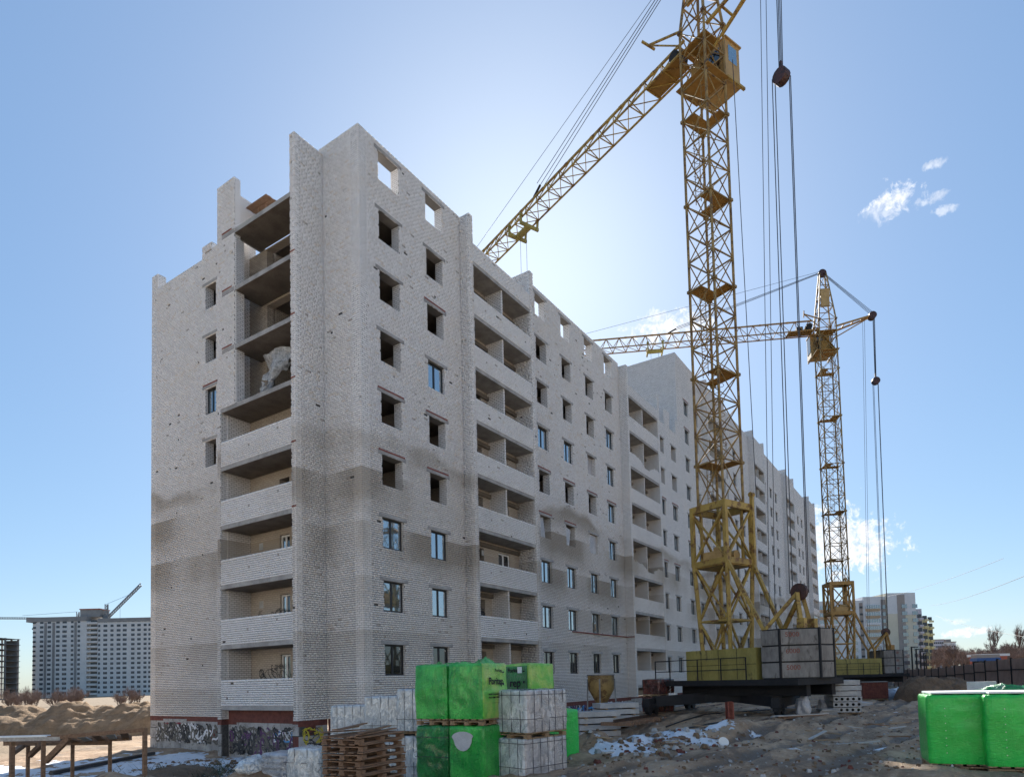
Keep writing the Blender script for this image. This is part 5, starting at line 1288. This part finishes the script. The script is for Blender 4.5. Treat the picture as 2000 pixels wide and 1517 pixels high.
def tree(px_, dp, sc_, k, where, z=None, grp='bare trees beyond the fence', nm='bare_tree'):
    p = at(px_, 1300, dp); o = thing(nm, TL[k]+' '+where, 'tree', (p.x, p.y, zg(p.x, p.y, False) if z is None else z), rk.uniform(0, 6), grp); o.scale = (sc_*rk.uniform(.9, 1.15), sc_*rk.uniform(.9, 1.15), sc_)
    put('trunk', TP[k][0], o); put('crown', TP[k][1], o)
for i in range(70):
    px_ = 1824+i*2.75+rk.uniform(-4, 4); dp = rk.uniform(170, 260); k = rk.choice((0, 1, 1, 3, 3)); s_ = rk.uniform(.9, 1.25)*dp/200
    if i in (43, 61): k, s_ = 2, 1.5*dp/200
    tree(px_, dp, s_, k, 'in the brown thicket beyond the fence', 1.2)
for i in range(16):
    tree(rk.choice((rk.uniform(20, 85), rk.uniform(95, 160), rk.uniform(30, 290))), rk.uniform(120, 170), rk.uniform(.55, .95), 3, 'rising behind the sand pile', -2.1, 'shrubs behind the sand pile')

# ------------------------------------------------------------------ far buildings on the left
DL = 370; sl_ = FPX/DL; fl = at(170, 1360, DL)
FB = thing('high_rise', 'grey eighteen storey panel high rise with rows of windows behind the sand pile', 'building', (fl.x, fl.y, 0), ang)
def lx(px_): return (px_-170)/sl_
ZT = 1.2+(1350-1213)/sl_
def lpart(name, x0, x1, y0, y1, z0, z1, mat): return MB().box(lx(x0), lx(x1), y0, y1, z0, z1).obj(name, mat, FB)
lpart('wall', 70, 168, 0, 16, -4, ZT, 'far_grey'); lpart('wall', 168.1, 189.5, 2, 16, -4, ZT, 'far_grey'); lpart('wall', 189.6, 330, 0, 16, -4, ZT-1, 'far_grey')
MB().prism([(lx(51), 8), (lx(54), 3.4), (lx(61), .8), (lx(69.9), .1), (lx(69.9), 16), (lx(51), 16)], -4, ZT-.4).obj('wall', 'far_grey', FB)
lpart('parapet', 50, 168, -.35, 16, ZT, ZT+2.6, 'far_dark'); lpart('parapet', 189.7, 330, -.35, 16, ZT-.9, ZT+1.2, 'far_dark'); lpart('roof_house', 148, 187, 3, 12, ZT+2.6, ZT+6.8, 'far_dark'); lpart('roof_rim', 147, 188, 2.6, 12.4, ZT+6.8, ZT+7.3, 'house_red')
nf = 16; fh = (ZT+2)/nf
wcols = [(80, 8), (95, 8), (112, 8), (125, 10), (140, 6), (153, 6), (193, 5), (205, 9), (218, 7), (231, 9), (243, 9), (259, 8), (271, 8), (283, 7), (292, 6)]
fw = {}
for (px_, w) in wcols:
    ww = w/sl_*.42
    if w not in fw: fw[w] = (MB().box(-ww, ww, -.12, .05, 0, fh*.52).mesh('window', 'far_pane'), MB().box(-ww, ww, -.14, .05, 0, fh*.22).box(-ww, -ww*.4, -.12, .04, fh*.22, fh*.52).box(-ww*.3, ww*.3, -.12, .04, fh*.22, fh*.52).box(ww*.4, ww, -.12, .04, fh*.22, fh*.52).mesh('window', 'far_pane'), MB().box(-ww-.35, ww+.35, -.08, .03, -.3, fh*.52+.3).mesh('window_surround', 'house_white'))
    for k in range(nf):
        o = put('window', fw[w][0 if k > nf-3 else 1], FB, (lx(px_), 0, -1.2+fh*k+.8)); put('window_surround', fw[w][2], o)
for px_ in (87.5, 103.5, 146.5): lpart('wall_strip', px_-2.3, px_+2.3, -.2, 0, -3, ZT-.5, 'far_dark')
for k in range(nf): lpart('balcony', 168.5, 189, -.2, 2, -1.2+fh*k, -1.2+fh*k+1.1, 'far_grey'); lpart('balcony_opening', 172, 187, 1.9, 2.02, -1.2+fh*k+1.2, -1.2+fh*k+2.4, 'far_pane'); MB().box(lx(62), lx(67.5), .05, 1.2, -1.2+fh*k+.9, -1.2+fh*k+fh*.7).obj('window', 'far_pane', FB)
# concrete skeleton next to it
SK = thing('concrete_skeleton', 'open concrete skeleton of a high rise beside the grey panel block', 'building', (fl.x, fl.y, 0), ang); D2 = 0
for k in range(12): MB().box(lx(-80), lx(49), -24, -4, -3+3.05*k, -2.75+3.05*k).obj('floor_slab', 'far_dark', SK)
for xx in (-78, -60, -42, -26, -10, 3, 15, 21, 33, 46):
    for yy in (-23.6, -14, -4.6): MB().box(lx(xx)-.35, lx(xx)+.35, yy-.35, yy+.35, -4, 31).obj('column', 'far_dark' if xx != 15 else 'house_white', SK)
for x0, x1 in ((-70, 12), (24, 48)): MB().box(lx(x0), lx(x1), -6, -5.7, -3, 30).obj('core_wall', 'far_dark', SK)
MB().box(lx(-10), lx(40), -24.2, -24.1, -2, 1.2).obj('safety_net', 'mesh_green', SK)
# two small cranes at work over there
def far_lattice(o, a, b, w, mat, n):
    a, b = Vector(a), Vector(b); d = (b-a)/n; mb = MB(); up = Vector((0, 0, 1)) if abs(d.normalized().z) < .8 else Vector((1, 0, 0)); s_ = d.normalized().cross(up).normalized()*w/2; v_ = up*w*.6
    for t_ in (s_, -s_, v_): mb.bar(a+t_, b+t_, w*.16)
    for i in range(n): p = a+d*i; mb.bar(p+s_, p+d+v_, w*.1); mb.bar(p-s_, p+d+v_, w*.1); mb.bar(p+s_, p-s_, w*.1); mb.bar(p+s_, p+d-s_, w*.1)
    return mb.obj('lattice', mat, o)
LC = thing('tower_crane', 'small far crane with raised lattice jib on the grey panel high rise', 'crane', (fl.x, fl.y, 0), ang)
far_lattice(LC, (lx(193), 6, ZT-2), (lx(193), 6, ZT+10), 2.0, 'steel_grey', 7); far_lattice(LC, (lx(197), 6, ZT+2), (lx(262), 6, 1.2+(1349-1141)/sl_), 2.2, 'steel_grey', 20)
MB().box(lx(188), lx(199), 5, 7.5, ZT+1, ZT+4).obj('cab', 'steel_grey', LC); MB().tube((lx(193), 6, ZT+10), (lx(255), 6, ZT+17), .08, 4).obj('stay', 'rope', LC); MB().tube((lx(221), 6, ZT+8.5), (lx(221), 6, ZT+1), .07, 4).obj('hoist_rope', 'rope', LC)
LC = thing('tower_crane', 'far crane with long level jib above the concrete skeleton', 'crane', (fl.x, fl.y, 0), ang)
zj = 1.2+(1350-1197)/sl_; far_lattice(LC, (lx(104), 20, -2), (lx(104), 20, zj+3), 1.8, 'steel_grey', 14); far_lattice(LC, (lx(-60), 20, zj), (lx(112), 20, zj-1.5), 1.6, 'steel_grey', 34); MB().tube((lx(104), 20, zj+3.2), (lx(-10), 20, zj+1.6), .08, 4).obj('stay', 'rope', LC); MB().tube((lx(12), 20, zj), (lx(12), 20, zj-6), .08, 4).box(lx(11), lx(16), 19.6, 20.4, zj-7, zj-6).obj('hoist_rope', 'rope', LC)
